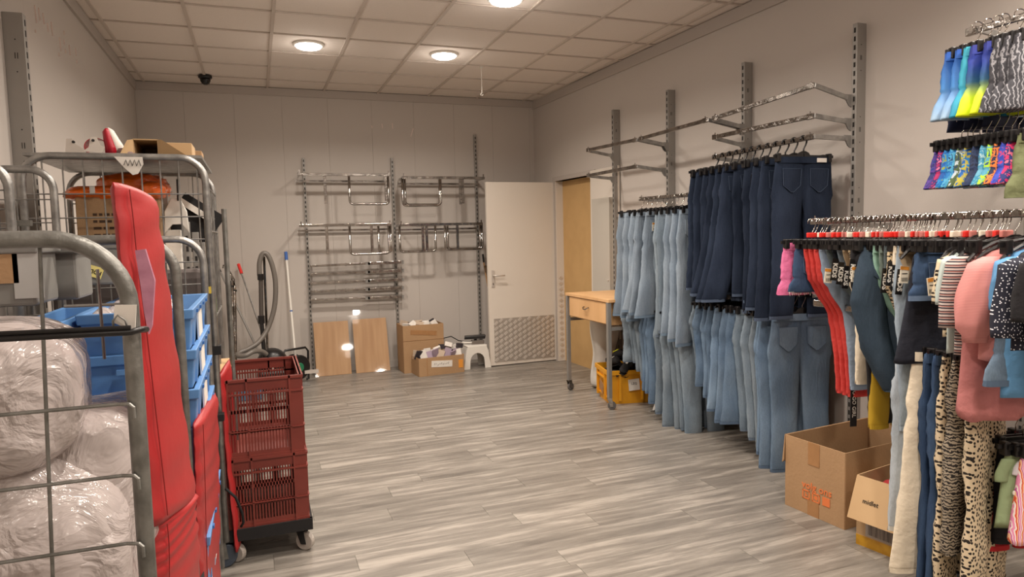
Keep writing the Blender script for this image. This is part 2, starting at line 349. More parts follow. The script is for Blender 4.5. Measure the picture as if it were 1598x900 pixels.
struct('baseboard_back', MB().box((1.1, YB - .006, .04), (4.4, .012, .08)), WALL)
struct('baseboard_left', MB().box((XL + .006, (YF + YB) / 2, .04), (.012, YB - YF, .08)), TRIM)
# glue residue strokes left on the left wall and back wall
RES = mat('glue_residue', (226, 208, 200), .5)
mb = MB()
for u, v, l in [(53, 8, 28), (59, 12, 20), (66, 20, 18), (73, 36, 14), (79, 34, 22), (92, 58, 22), (99, 62, 8), (99, 48, 6), (107, 70, 16), (117, 75, 12), (54, 46, 5), (91, 82, 6), (101, 76, 7), (119, 94, 5)]:
    a, b_ = at(u, v, x=XL + .001), at(u + l * .12, v + l, x=XL + .001); a.x = b_.x = XL + .0012
    mb.tube([a, b_], 0, sq=(.012, .0016))
mb.build('glue_mark', RES, wl)
mb = MB()
for u, v, u2, v2 in [(563, 200, 567, 205), (596, 193, 597, 200), (612, 192, 613, 201), (645, 200, 641, 213), (580, 196, 581, 200)]:
    mb.tube([at(u, v, y=YB - .001), at(u2, v2, y=YB - .001)], 0, sq=(.008, .0016))
mb.build('glue_mark', RES, wb)

# downlights
def downlight(x, y, i):
    lab = {0: 'round white ceiling downlight nearer the left wall, lit, far row', 1: 'round lit ceiling downlight second in the far row, towards the right wall', 3: 'lit ceiling downlight cut by the top edge of the photo, right of centre', 2: 'lit ceiling downlight just above the top edge, glow on tile left of centre'}.get(i, 'ceiling downlight behind or above the camera, out of view')
    t = thing('downlight', lab, 'ceiling light', (x, y, ZC), 0, 'recessed ceiling downlights')
    MB().lathe([(.128, .004), (.128, -.006), (.112, -.014), (.106, -.012), (.106, .0), (.128, .004)], n=32).build('trim_ring', WHITEP, t, smooth=True)
    MB().lathe([(.106, -.006), (.102, -.022), (.085, -.030), (.001, -.033)], n=32).build('diffuser', GLOW, t, smooth=True)
    l = bpy.data.lights.new('lamp', 'AREA'); l.shape = 'DISK'; l.size = .2; l.energy = LIGHT_W; l.color = LIGHT_COL; l.spread = math.radians(150)
    lo = bpy.data.objects.new('lamp', l); COL.objects.link(lo); lo.parent = t; lo.location = (0, 0, -.04)
    l2 = bpy.data.lights.new('lamp_side', 'POINT'); l2.energy = LIGHT_W * .065; l2.color = LIGHT_COL; l2.shadow_soft_size = .07
    lo = bpy.data.objects.new('lamp_side', l2); COL.objects.link(lo); lo.parent = t; lo.location = (0, 0, -.20)
for i, (x, y) in enumerate(LIGHT_POS): downlight(x, y, i)
# dome camera and pull cord
p = at(320, 118, z=ZC)
t = thing('security_camera', 'black dome security camera on the ceiling near the back left corner', 'security camera', (p.x, p.y, ZC))
MB().lathe([(.062, 0), (.064, -.02), (.055, -.03), (.001, -.03)], n=24).build('mount', BLACK, t, smooth=True)
MB().lathe([(.05, -.028), (.048, -.05), (.036, -.075), (.018, -.088), (.001, -.09)], n=24).build('dome', mat('smoked_dome', (12, 12, 14), .08), t, smooth=True)
a = at(751, 104, z=ZC)
t = thing('ceiling_hook', 'thin white wire hook hanging from the ceiling near the back wall', 'hook', (a.x, a.y, ZC))
mb = MB().tube([(0, 0, 0), (0, 0, -.25)] + [(.012 * math.sin(k) , 0, -.262 + .012 * math.cos(k)) for k in (0, -.8, -1.6, -2.4, -3.1, -3.9, -4.6)], .003, 6); mb.build('wire', WHITEP, t)
MB().box((0, 0, -.004), (.03, .02, .008)).build('clip', WHITEP, t)
# ------------------------------------------------------------------ doorway, door, recess
d1 = thing('door_1', 'white door leaf opened against the back wall, diamond plate at its foot', 'door', (3.30, 7.36, 0), PI); d1['kind'] = 'structure'
# local frame: +x from the hinge towards the free edge (world -x), slight opening angle
d1.rotation_euler.z = PI + .02 - .17 * 0
dw = .845
MB().box((dw / 2, 0, 1.055), (dw, .04, 2.09)).build('door_leaf', DOORM, d1, bevel=.002)
k = MB().box((dw / 2 - .01, .0235, .30), (dw - .09, .004, .50)).build('kick_plate', ALUD, d1)
mb = MB()
for i in range(13):
    for j in range(16):
        if (i + j) % 2: continue
        x = .062 + i * (dw - .09) / 12.9; z = .075 + j * .0300
        mb.box((x, .0275, z), (.052, .007, .028), ry=PI / 4 if i % 2 == 0 or True else 0)
o = mb.build('tread_diamond', ALU, k); o['kind'] = 'stuff'
h = MB().box((dw - .055, .026, 1.01), (.036, .008, .19)).build('handle_plate', ALU, d1, bevel=.002)
MB().tube([(dw - .055, .03, 1.045), (dw - .055, .075, 1.045), (dw - .07, .08, 1.045), (dw - .18, .08, 1.045)], .009, 8).build('lever', ALU, h, smooth=True)
MB().box((dw - .055, .0315, .95), (.008, .004, .022)).build('keyhole', DARK, h)
for z in (.25, 1.05, 1.85): MB().tube([(-.006, .022, z - .05), (-.006, .022, z + .05)], .008, 8).build('hinge', ALU, d1)
fr = MB()
FROFF = -.012
wseg(fr, DR0 - .05, DR0, 0, DRZ + .05, -.012, .12); wseg(fr, DR1, DR1 + .05, 0, DRZ + .05, -.012, .12); wseg(fr, DR0, DR1, DRZ, DRZ + .05, -.012, .12)
frm = fr.build('door_frame', TRIM); frm['kind'] = 'structure'; frm.name = 'trim_4'
mb = MB(); wseg(mb, DR1 - .012, DR1, 0, DRZ, .0, .1); mb.build('far_jamb', DOORM, frm)
mb = MB()
for j in range(15): mb.box((W(DR1) + .045, DR1 - .014, .06 + j * .066), (.036, .005, .036), ry=PI / 4)
mb.build('diamond_strip', ALU, frm)
mb = MB(); wseg(mb, DR0, DR1, 0, DRZ, .09, .12); bd = mb.build('doorway_board', MDF); tag(bd, 'plain brown board closing the doorway beside the open door', 'board')
# dark closing behind
# electrical cabinet panel on the right wall
yb0, yb1 = 5.98, 6.36
t = thing('cabinet_panel', 'tall narrow grey cabinet panel on the right wall beside the doorway', 'cabinet', (W(6.17), 6.17, 0))
MB().box((-.012, 0, 1.30), (.022, .58, 1.70)).build('backing_board', DOORM, t, bevel=.002)
MB().box((-.045, -.01, 1.34), (.05, .37, 1.02)).build('door', mat('cabinet_grey', (190, 184, 174), .5), t, bevel=.003)
MB().lathe([(.001, -.078), (.011, -.078), (.011, -.07), (.001, -.07)], c=(0, -.165, 1.03), axis='X', n=12).build('lock', ALU, t)

# ------------------------------------------------------------------ drawer table on castors
t = thing('drawer_table', 'light wooden table with one drawer on grey steel legs with castors', 'table', (2.757, 5.06, 0), -.0)
TD, TL = .50, .80; ZT = .94
MB().box((TD / 2, TL / 2, ZT - .012), (TD + .03, TL + .05, .026)).build('table_top', WOODL, t, bevel=.002)
MB().box((TD / 2 + .01, TL / 2, ZT - .125), (TD - .04, TL - .06, .20)).build('drawer_box', WOODL, t, bevel=.002)
df = MB().box((-.008 + .012, TL / 2, ZT - .12), (.018, TL - .085, .18)).build('drawer', WOODL, t, bevel=.002)
MB().tube([(-.006, TL / 2 - .045, ZT - .10), (-.022, TL / 2 - .042, ZT - .104), (-.03, TL / 2 - .02, ZT - .118), (-.03, TL / 2 + .02, ZT - .118), (-.022, TL / 2 + .042, ZT - .104), (-.006, TL / 2 + .045, ZT - .10)], .005, 8).build('handle', CHROME, df, smooth=True)
def castor(parent, x, y, r=.036, ztop=.11, wm=RUBBER, fm=CHROME, wd=.022, yaw=.3, tr=.0):
    c = MB(); e = Matrix.Rotation(yaw, 3, 'Z')
    o1 = Vector((x, y, 0)); off = e @ Vector((.018, 0, 0))
    fk = MB()
    for s in (-1, 1):
        p = o1 + e @ Vector((.0, s * (wd / 2 + .005), 0))
        fk.hexa([p + e @ Vector(q) for q in [(.005, -.0015, r - .012), (.032, -.0015, r - .012), (.032, .0015, r - .012), (.005, .0015, r - .012), (-.02, -.0015, ztop - .012), (.02, -.0015, ztop - .012), (.02, .0015, ztop - .012), (-.02, .0015, ztop - .012)]])
    fk.box((x, y, ztop - .01), (.042, wd + .016, .004), rz=yaw); fk.tube([(x, y, ztop - .01), (x, y, ztop + .02)], .007, 8)
    f = fk.build('castor_fork', fm, parent)
    R = e @ Matrix.Rotation(PI / 2, 3, 'X')
    prof = [(r * .3, -wd / 2), (r * .92, -wd / 2), (r, -wd / 2 + .004), (r, wd / 2 - .004), (r * .92, wd / 2), (r * .3, wd / 2), (.004, wd / 2)]
    wm_ = MB(); rings = []
    for rr, h_ in [(.003, -wd / 2)] + prof:
        rings.append([o1 + off + Vector((0, 0, r)) + R @ Vector((rr * math.cos(2 * PI * k / 20), rr * math.sin(2 * PI * k / 20), h_)) for k in range(20)])
    wm_.rings(rings); wm_.build('castor_wheel', wm, f, smooth=False)
for x, y in ((0, 0), (TD, 0), (0, TL), (TD, TL)):
    MB().box((x, y, (ZT - .025 + .10) / 2), (.034, .034, ZT - .025 - .10)).build('leg', GREYM, t, bevel=.002)
    castor(t, x, y, yaw=-.5 + y)
MB().box((TD / 2, 0, .69), (TD, .028, .028)).build('stretcher', GREYM, t)
MB().box((TD / 2, TL, .69), (TD, .028, .028)).build('stretcher', GREYM, t)
MB().box((0 + TD, TL / 2, .69), (.028, TL, .028)).build('stretcher', GREYM, t)
# mannequin torso (white), behind the table
t = thing('mannequin_torso', 'white headless torso mannequin standing on the floor behind the drawer table', 'mannequin', (3.15, 5.88, .0), .35)
prof = [(.00, .155, .105), (.04, .165, .11), (.12, .168, .115), (.22, .15, .10), (.32, .128, .088), (.40, .135, .095), (.50, .155, .115), (.58, .165, .115), (.66, .172, .10), (.70, .155, .085), (.735, .105, .07), (.76, .062, .055), (.80, .055, .052), (.815, .052, .05)]
rings = []
for z, a, b_ in prof:
    rings.append([(a * math.cos(2 * PI * k / 28), b_ * math.sin(2 * PI * k / 28) * (1.25 if math.sin(2 * PI * k / 28) < 0 and .42 < z < .62 else 1), z) for k in range(28)])
MB().rings(rings).build('torso', WHITEP, t, smooth=True, sub=1)
MB().lathe([(.05, .812), (.056, .818), (.056, .83), (.001, .832)], n=20).build('neck_cap', ALU, t)
for s in (-1, 1):
    MB().lathe([(.001, .0), (.045, .0), (.05, .01), (.001, .02)], c=(s * .155 - (.0), 0, .0), n=12).build('shoulder_disc', WHITEP, t) if False else None
# yellow crate
def crate_open(t, mt, bx, by, h, tx, ty, wall=.006, rim=.022, lipz=.03):
    """tapered open tub: bottom bx*by, top tx*ty"""
    mb = MB()
    def ring(x, y, z, r=.03):
        pts = []
        for cx, cy, a0 in ((x / 2 - r, y / 2 - r, 0), (-x / 2 + r, y / 2 - r, PI / 2), (-x / 2 + r, -y / 2 + r, PI), (x / 2 - r, -y / 2 + r, 1.5 * PI)):
            for k in range(4):
                a = a0 + k * PI / 6; pts.append((cx + r * math.cos(a), cy + r * math.sin(a), z))
        return pts
    mb.rings([ring(bx, by, 0), ring(tx, ty, h - lipz), ring(tx + rim, ty + rim, h - lipz), ring(tx + rim, ty + rim, h), ring(tx - wall * 2, ty - wall * 2, h), ring(bx - wall * 2, by - wall * 2, wall)])
    return mb.build('tub', mt, t)
t = thing('plastic_crate', 'yellow plastic crate of black shoes under the jeans beside the drawer table', 'crate', (3.06, 5.35, 0), -.22)
tub = crate_open(t, YELC, .37, .36, .30, .41, .42, lipz=.035)
for s in (-1, 1):
    MB().box((s * .10, -.212, .155), (.018, .02, .24)).build('rib', YELC, t); MB().box((-.208, s * .12, .155), (.02, .018, .24)).build('rib', YELC, t)
MB().box((-.212, 0, .225), (.016, .22, .014)).build('rim_ledge', YELC, t); MB().box((-.196, 0, .06), (.014, .40, .012)).build('rim_ledge', YELC, t)
MB().box((.03, -.206, .17), (.10, .004, .10), ry=-.08).build('paper_label', PAPER, t)
text_obj('LEG', .03, 'lettering', INK, t, Vector((.03, -.2085, .18)), basis((1, 0, 0), (0, 0, 1)))
MB().box((-.212, -.02, .13), (.004, .12, .09), rx=.3).build('sticker', TAPE, t)
rnd = random.Random(3)
YEL = mat('yellow_fluo', (225, 232, 40), .6); PINKR = mat('red_trim', (214, 40, 60), .5)
def shoe(loc, rz, tilt, accent, label, nm='shoe'):
    s = thing(nm, label, 'shoe', loc, rz, 'black shoes in the yellow crate'); s.rotation_euler = (tilt, .3, rz)
    def sec(u, a, b_, h0, h1): return [(u, a * math.cos(2 * PI * k / 14), (h0 + h1) / 2 + (h1 - h0) / 2 * math.sin(2 * PI * k / 14)) for k in range(14)]
    MB().rings([sec(-.09, .02, .02, .015, .05), sec(-.07, .032, 0, .01, .085), sec(-.03, .034, 0, .01, .08), sec(.02, .036, 0, .01, .06), sec(.07, .038, 0, .01, .045), sec(.1, .024, 0, .012, .035)]).build('upper', BLACKM, s, smooth=True)
    MB().rings([sec(-.095, .03, 0, 0, .012), sec(-.03, .034, 0, 0, .014), (sec(.06, .04, 0, 0, .014)), sec(.105, .026, 0, 0, .012)]).build('sole', BLACK, s)
    MB().box((-.01, 0, .079), (.06, .018, .006), ry=.2).build('laces', accent, s)
    return s
accs = [WHITEP, YEL, BLACK, YEL, WHITEP, BLACK, PINKR, WHITEP, BLACK]
lb = ['black shoe with white laces at the back of the yellow crate', 'black shoe with yellow detail in the middle of the yellow crate', 'black shoe near the table leg in the yellow crate', 'black shoe with yellow detail at the right of the yellow crate', 'black shoe with white laces on top of the heap', 'plain black shoe low in the heap', 'black shoe with red detail at the left rim of the yellow crate', 'black shoe with white laces at the near rim', 'plain black shoe at the far rim of the yellow crate']
for i in range(9):
    a = i * 2.4; rr = .03 + .04 * math.sqrt(i)
    shoe((3.06 + rr * math.cos(a), 5.33 + rr * math.sin(a), .29 + .07 * max(0, 1 - i / 6) + .01 * (i % 2)), rnd.uniform(0, 6), rnd.uniform(-.5, .5), accs[i], lb[i])
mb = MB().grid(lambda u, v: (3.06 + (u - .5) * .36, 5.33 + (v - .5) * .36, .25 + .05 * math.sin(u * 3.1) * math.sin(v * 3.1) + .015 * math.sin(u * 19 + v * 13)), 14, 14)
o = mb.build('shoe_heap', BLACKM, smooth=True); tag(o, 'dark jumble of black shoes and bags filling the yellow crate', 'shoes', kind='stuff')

# ------------------------------------------------------------------ back wall rack
def slotted_post(name, label, x, y, z0, z1, face='back', dep=.035, wid=.028):
    t = thing(name, label, 'wall upright', (x, y, z0), 0, 'slotted uprights on the back wall' if face == 'back' else 'slotted uprights on the right wall' if face == 'right' else None)
    h = z1 - z0
    if face == 'back': MB().box((0, -dep / 2, h / 2), (wid, dep, h)).build('channel', POSTM, t, bevel=.002)
    elif face == 'right': MB().box((-dep / 2, 0, h / 2), (dep, wid, h)).build('channel', POSTM, t, bevel=.002)
    else: MB().box((dep / 2, 0, h / 2), (dep, wid, h)).build('channel', POSTM, t, bevel=.002)
    mb = MB(); z = .04
    while z < h - .03:
        if face == 'back':
            mb.box((0, -dep, z), (.011, .003, .026))
        elif face == 'right':
            mb.box((-dep, 0, z), (.003, .012, .028))
        else: mb.box((dep, 0, z), (.003, .012, .028))
        z += .05
    o = mb.build('slots', DARK, t); o['kind'] = 'stuff'
    if face != 'back':
        sg = -1 if face == 'right' else 1
        mb = MB(); z = h - .20
        while z > .1:
            for dx in (.5, .62): mb.box((sg * dep * dx, -wid / 2, z), (.003, .002, .028))
            mb.box((sg * dep * .55, -wid / 2, z + .075), (.005, .002, .005)); mb.box((sg * dep * .55, -wid / 2, z - .075), (.005, .002, .005)); z -= .42
        mb.build('screw_slots', DARK, t)
    return t
bx = [(at(476, 300, y=YB - .04).x, 2.39, 'left one of three'), (at(615, 330, y=YB - .04).x, 2.41, 'middle one of three'), (at(745, 330, y=YB - .04).x, 2.70, 'right one of three, the tallest')]
for x, z1, s in bx: slotted_post('wall_upright', 'narrow slotted steel upright on the back wall, ' + s, x, YB, 0.02, z1)
P1x, P2x, P3x = bx[0][0], bx[1][0], bx[2][0]
def ubend(x0, x1, y, z0, z1, r=.04, n=5):
    pts = [(x0, y, z0)]
    for k in range(n + 1): a = k / n * PI / 2; pts.append((x0 + r - r * math.cos(a), y, z1 + r - r * math.sin(a)))
    for k in range(n + 1): a = k / n * PI / 2; pts.append((x1 - r + r * math.sin(a), y, z1 + r - r * math.cos(a)))
    pts.append((x1, y, z0)); return pts
def back_rail(label, xa, xb, z, hooks, sticks):
    t = thing('hanging_rail', label, 'clothes rail', (0, 0, 0), 0, 'chrome rails on the back wall')
    yr = YB - .30
    MB().box(((xa + xb) / 2, yr, z), (xb - xa, .016, .03)).build('front_bar', CHROME, t, bevel=.003)
    for x in (xa + .02, xb - .02):
        MB().box((x, YB - .17, z - .005), (.012, .27, .028)).build('bracket_arm', CHROME, t, bevel=.002)
        MB().box((x, yr - .008, z + .028), (.012, .02, .03)).build('end_stop', CHROME, t)
    MB().box(((xa + xb) / 2, YB - .05, z - .05), (xb - xa, .012, .02)).build('back_bar', CHROME, t)
    for (h0, h1, dz) in hooks:
        yy = yr + .03
        MB().tube(ubend(h0, h1, yy, z - .01, z - dz), .0135, 8).build('hook_frame', CHROME, t, smooth=True)
    for (sx, dz) in sticks:
        MB().box((sx, yr + .02, z - dz / 2), (.03, .02, dz)).build('hanging_arm', CHROME, t, bevel=.003)
ax = lambda u, v=300: at(u, v, y=YB - .30).x
back_rail('upper left chrome rail on the back wall with one U bracket', ax(465), ax(610), 2.19, [(ax(546), ax(607), .315)], [(ax(508), .31), (ax(603), .28)])
back_rail('upper right chrome rail on the back wall beside the open door', ax(628), ax(757), 2.165, [(ax(629), ax(687), .31), (ax(633), ax(689), .30)], [(ax(719), .30), (ax(723), .29)])
back_rail('lower left chrome rail on the back wall above the short bars', ax(468, 380), ax(612, 380), 1.65, [(ax(547, 380), ax(608, 380), .32), (ax(592, 380), ax(611, 380), .31)], [(ax(511, 380), .31), (ax(581, 380), .30)])
back_rail('lower right chrome rail on the back wall with three U brackets', ax(624, 380), ax(754, 380), 1.64, [(ax(625, 380), ax(681, 380), .30), (ax(696, 380), ax(754, 380), .29), (ax(700, 380), ax(751, 380), .285)], [(ax(661, 380), .30), (ax(667, 380), .30), (ax(715, 380), .29)])
for i, (v0, v1) in enumerate([(415, 409), (428, 422), (442, 436), (455, 449), (468, 463)]):
    t = thing('shelf_bar', 'short chrome bar low between two back wall uprights, ' + ['topmost', 'second from top', 'middle one', 'fourth from top', 'lowest'][i] + ' of five', 'bar', (0, 0, 0), 0, 'short chrome bars on the back wall')
    a = at(484, v0, y=YB - .09); b_ = at(626, v1, y=YB - .09); m_ = a.lerp(b_, .62)
    for nm, p, q, s in (('tube', a, m_, .026), ('sleeve', m_, b_, .034)): MB().tube([p, q], 0, sq=(s, s)).build(nm, CHROME, t, bevel=.003)
    MB().box(m_, (.05, .034, .034)).build('coupling', GALV, t); MB().box(b_ + Vector((.02, 0, 0)), (.02, .03, .04)).build('end_cap', GREYM, t)
    for q in (a, b_): MB().box((q.x + (.02 if q is a else -.06), YB - .045, q.z), (.01, .09, .02)).build('bracket_arm', CHROME, t)
    MB().box(a.lerp(b_, .38), (.012, .03, .035)).build('clamp', CHROME, t)

# boards + acrylic sheets leaning on the back wall
def lean_board(name, m, label, cat, u0, u1, vtop, vbot, ybot, lean, th, grp=None, solid=True):
    p0 = at(u0, vbot[0], z=0.0); x0 = at(u0, vbot[0], y=ybot).x; x1 = at(u1, vbot[1], y=ybot).x
    xt0 = at(u0, vtop, y=ybot + .1)
    h = xt0.z
    t = MB().box(((x1 - x0) / 2, th / 2, h / 2), (x1 - x0, th, h)).build(name, m, bevel=.001 if m is not ACRYL else 0)
    t.location = (x0, ybot, 0.001); t.rotation_euler = (-lean, 0, 0); tag(t, label, cat, grp); return t
lean_board('wood_board', OAKB, 'left of the two oak-coloured boards leaning on the back wall', 'board', 494, 549, 501, (583, 581), 7.672, .287, .016)
lean_board('wood_board', OAKB, 'right of the two oak-coloured boards leaning on the back wall', 'board', 556, 609, 496, (579, 574), 7.662, .287, .016)
def acrylic(label, x0, x1, h, ybot, lean, rz=0, zb=.001):
    t = MB().box((0, -.002, h / 2), (x1 - x0, .004, h)).build('acrylic_sheet', ACRYL); t.location = ((x0 + x1) / 2, ybot, zb)
    t.rotation_euler = (-lean, 0, rz); return tag(t, label, 'sheet', 'clear sheets leaning on the back wall')
# lean chosen as in the room: the sheets tip back far enough to mirror ceiling lights
acrylic('clear acrylic sheet leaning over the left wood board and upright', .42, 1.0, .66, 7.655, .287)
acrylic('clear acrylic sheet leaning over the right wood board', 1.0, 1.47, .72, 7.64, .287)

# cardboard boxes with tags by the back wall
def carton(name, label, loc, rz, sx, sy, h, m=CARD, th=.005, inside=True, cat='box', group=None):
    t = thing(name, label, cat, loc, rz, group)
    MB().box((0, 0, .004), (sx, sy, .006)).build('bottom', CARDI, t)
    for nm, c, d in (('front_panel', (0, -sy / 2, h / 2), (sx, th, h)), ('back_panel', (0, sy / 2, h / 2), (sx, th, h)), ('side_panel', (-sx / 2, 0, h / 2), (th, sy, h)), ('side_panel', (sx / 2, 0, h / 2), (th, sy, h))):
        MB().box(c, d).build(nm, m, t, bevel=.001)
    return t
bA = carton('cardboard_box', 'tall open cardboard box of paper tags between the middle upright and stool', (1.70, 7.55, .0), .03, .46, .30, .53)
MB().box((0, -.153, .36), (.47, .005, .002)).build('crease', CARDI, bA)
MB().box((-.0, -.154, .44), (.30, .003, .05), ry=.1).build('tape', TAPE, bA)
bB = carton('cardboard_box', 'low wide cardboard box full of labels in front of the taller one', (1.83, 7.28, 0), .10, .52, .24, .20)
MB().box((-.17, -.1225, .10), (.005, .004, .2)).build('tape', TAPE, bB)
MB().box((.0, -.1235, .12), (.24, .003, .07), ry=.06).build('paper_label', PAPER, bB)
MB().box((.22, -.1235, .10), (.05, .003, .09)).build('orange_sticker', LABO, bB)
mb = MB()
for i in range(9): mb.tube([(-.09 + i * .02, -.1257, .115 + .008 * math.sin(i * 2.3)), (-.08 + i * .02, -.1257, .125 + .01 * math.sin(i * 1.7 + 1))], 0, sq=(.003, .002))
mb.build('handwriting', INK, bB)
rnd = random.Random(5); pm = [PAPER, mat('tag_lilac', (168, 150, 168), .6), mat('tag_dark', (62, 56, 62), .6), PAPER, mat('tag_tan', (190, 170, 150), .6)]
cards = []
for i in range(16):
    bigx = 1.60 + (i % 8) * .065 + rnd.uniform(-.01, .01); yy = 7.24 + .07 * (i // 8); 
    o = MB().box((0, 0, 0), (.075, .012, .10)).build('tag_bundle', pm[rnd.randrange(5)]); o.location = (bigx, yy, .19 + rnd.uniform(0, .04)); o.rotation_euler = (rnd.uniform(-.4, .4), rnd.uniform(-.35, .35), rnd.uniform(-.5, .5))
    tag(o, 'clothing tag bundle in the low box, ' + ('back' if i // 8 else 'front') + ' row, ' + ORD[i % 8] + ' from the left', 'tags', 'tag bundles in the low box')
for i in range(10):
    o = MB().box((0, 0, 0), (.09, .02, .07)).build('tag_bundle', pm[rnd.choice([0, 0, 3, 2, 4])]); o.location = (1.53 + (i % 5) * .08, 7.50 + .1 * (i // 5), .50 + rnd.uniform(0, .03)); o.rotation_euler = (rnd.uniform(-1.2, .6), rnd.uniform(-.4, .4), rnd.uniform(-.7, .7))
    tag(o, 'paper tag bundle atop the tall box, ' + ('back' if i // 5 else 'front') + ' row, ' + ORD[i % 5] + ' from the left', 'tags', 'tag bundles in the tall box')
for i in range(5):
    o = MB().box((0, 0, 0), (.08, .03, .05)).build('tag_bundle', pm[[0, 2, 0, 3, 2][i]]); o.location = (1.83 + i * .065, 7.31 + .02 * (i % 2), .26 + .02 * (i % 3)); o.rotation_euler = (rnd.uniform(-.6, .6), rnd.uniform(-.5, .5), rnd.uniform(-.7, .7))
    tag(o, 'crumpled tag bundle heaped above the low box, ' + ORD[i] + ' from the left', 'tags', 'tag bundles heaped beside the stool')
# step stool
t = thing('step_stool', 'small white plastic step stool beside the low cardboard box', 'stool', (2.285, 7.40, 0), .05)
sw, sd, sh = .33, .22, .26
mb = MB()
def arch(sgny):
    out = [(-sw / 2, 0), (-sw / 2 + .035, sh * .8), (-sw / 2 + .055, sh), (sw / 2 - .055, sh), (sw / 2 - .035, sh * .8), (sw / 2, 0), (sw / 2 - .075, 0)]
    for k in range(9): a = k / 8 * PI; out.append((.085 * math.cos(a), .09 + .09 * math.sin(a)))
    out.append((-sw / 2 + .075, 0)); return out
for sy in (-1, 1): MB().prism(arch(sy), (0, sy * (sd / 2) - .006, 0), (1, 0, 0), (0, 0, 1), (0, .012, 0)).build('side_arch', WHITEP, t, bevel=.003)
MB().box((0, 0, sh), (sw - .09, sd + .01, .014)).build('seat', WHITEP, t, bevel=.006)
for s in (-1, 1): MB().hexa([(s * sw / 2, -sd / 2, 0), (s * (sw / 2 - .012), -sd / 2, 0), (s * (sw / 2 - .012), sd / 2, 0), (s * sw / 2, sd / 2, 0), (s * (sw / 2 - .05), -sd / 2, sh), (s * (sw / 2 - .062), -sd / 2, sh), (s * (sw / 2 - .062), sd / 2, sh), (s * (sw / 2 - .05), sd / 2, sh)]).build('side_panel', WHITEP, t)
t = thing('label_printer', 'black device with clear front and cable lying on the white stool', 'device', (2.31, 7.40, .268), -.1)
MB().box((.02, 0, .022), (.14, .09, .044)).build('body', mat('smoke_grey', (120, 112, 106), .25, metal=.3), t, bevel=.006)
MB().hexa([(-.14, -.03, .06), (.10, -.05, .06), (.12, .05, .06), (-.12, .06, .06), (-.13, -.03, .095), (.11, -.05, .10), (.12, .05, .10), (-.12, .06, .095)]).build('lid', BLACK, t, bevel=.006)
MB().box((0, .02, .05), (.03, .03, .03)).build('hinge', BLACK, t)
MB().tube([(-.06, 0, .03), (-.13, .0, .035), (-.2, 0, .05), (-.28, .02, .10), (-.36, .02, .085), (-.42, .0, .02), (-.44, .0, -.01)], .006, 6).build('cable', BLACKM, t, smooth=True)
MB().tube([(-.05, -.01, .02), (-.16, -.01, .028)], .011, 8).build('grip', WHITEP, t)
# white jar behind the door's lower edge
t = MB().lathe([(.001, 0), (.07, 0), (.09, .03), (.095, .08), (.09, .12), (.07, .15), (.001, .155)], n=24).build('white_jar', WHITEP, smooth=True); t.location = (2.55, 7.56, 0); tag(t, 'white rounded jar on the floor behind the door leaf edge', 'jar')
# long brush hanging on the back wall behind the door
t = thing('hand_brush', 'long wooden-handled brush hanging beside the tallest upright, behind the door', 'brush', (2.56, YB - .05, 0))
MB().tube([(0, 0, 1.28), (.01, 0, 1.18)], .012, 8).build('grip', BLACK, t)
MB().tube([(.01, 0, 1.18), (.06, 0, .85)], .009, 8).build('handle', OAKB, t)
MB().box((.03, -.01, 1.10), (.03, .03, .08), ry=-.15).build('head', mat('bristle', (120, 96, 72), .9), t)

# ------------------------------------------------------------------ cleaning gear, back left
def pole(name, label, cat, a, b_, parts):
    t = thing(name, label, cat, b_); a = Vector(a); b_ = Vector(b_)
    for nm, f0, f1, r, mm in parts: MB().tube([a.lerp(b_, f0) - b_, a.lerp(b_, f1) - b_], r, 10).build(nm, mm, t, smooth=False)
    return t
BLUEG = mat('blue_grip', (50, 98, 176), .5)
t = pole('squeegee', 'white-handled floor squeegee with blue grip leaning on the back wall', 'squeegee', at(446, 393, y=7.80), at(463, 578, y=7.45), [('grip', 0, .07, .017, BLUEG), ('handle', .07, 1, .012, WHITEP), ('joint', .5, .51, .014, BLUEG)])
MB().box((.05, -.02, -.02), (.34, .03, .035)).build('blade', ALU, t)
a, b_ = at(372, 412, y=7.80), at(425, 566, y=7.3)
pole('mop', 'thin steel mop handle with a red tip leaning against the back wall', 'mop', a, b_, [('tip', 0, .1, .016, REDM), ('handle', .1, 1, .009, GALV)])
pole('broom', 'dull steel broom handle leaning left, behind the folded stands', 'broom', at(342, 420, y=7.80), at(415, 573, y=7.3), [('tip', 0, .03, .013, BLACK), ('handle', .03, 1, .011, GREYM)])
for i, (u0, u1, v0, v1) in enumerate([(357, 361, 432, 590), (362, 366, 438, 590), (366, 368, 445, 590)]):
    t = pole('clothes_stand', ['leftmost of three upright chrome stand tubes at the back left', 'middle one of three upright chrome stand tubes at the back left', 'rightmost of three upright chrome stand tubes at the back left'][i], 'stand', at(u0, v0, y=7.4), at(u1, v1, y=7.2), [('tube', 0, 1, .016, CHROME), ('clamp', .05, .07, .022, BLACK)])
    p = at(u0, v0, y=7.4) - at(u1, v1, y=7.2)
    MB().tube([p, p + Vector((0, 0, .06)), p + Vector((-.02, 0, .10)), p + Vector((-.045, 0, .12)), p + Vector((-.05, 0, .09))], .008, 8).build('hook', CHROME, t, smooth=True)
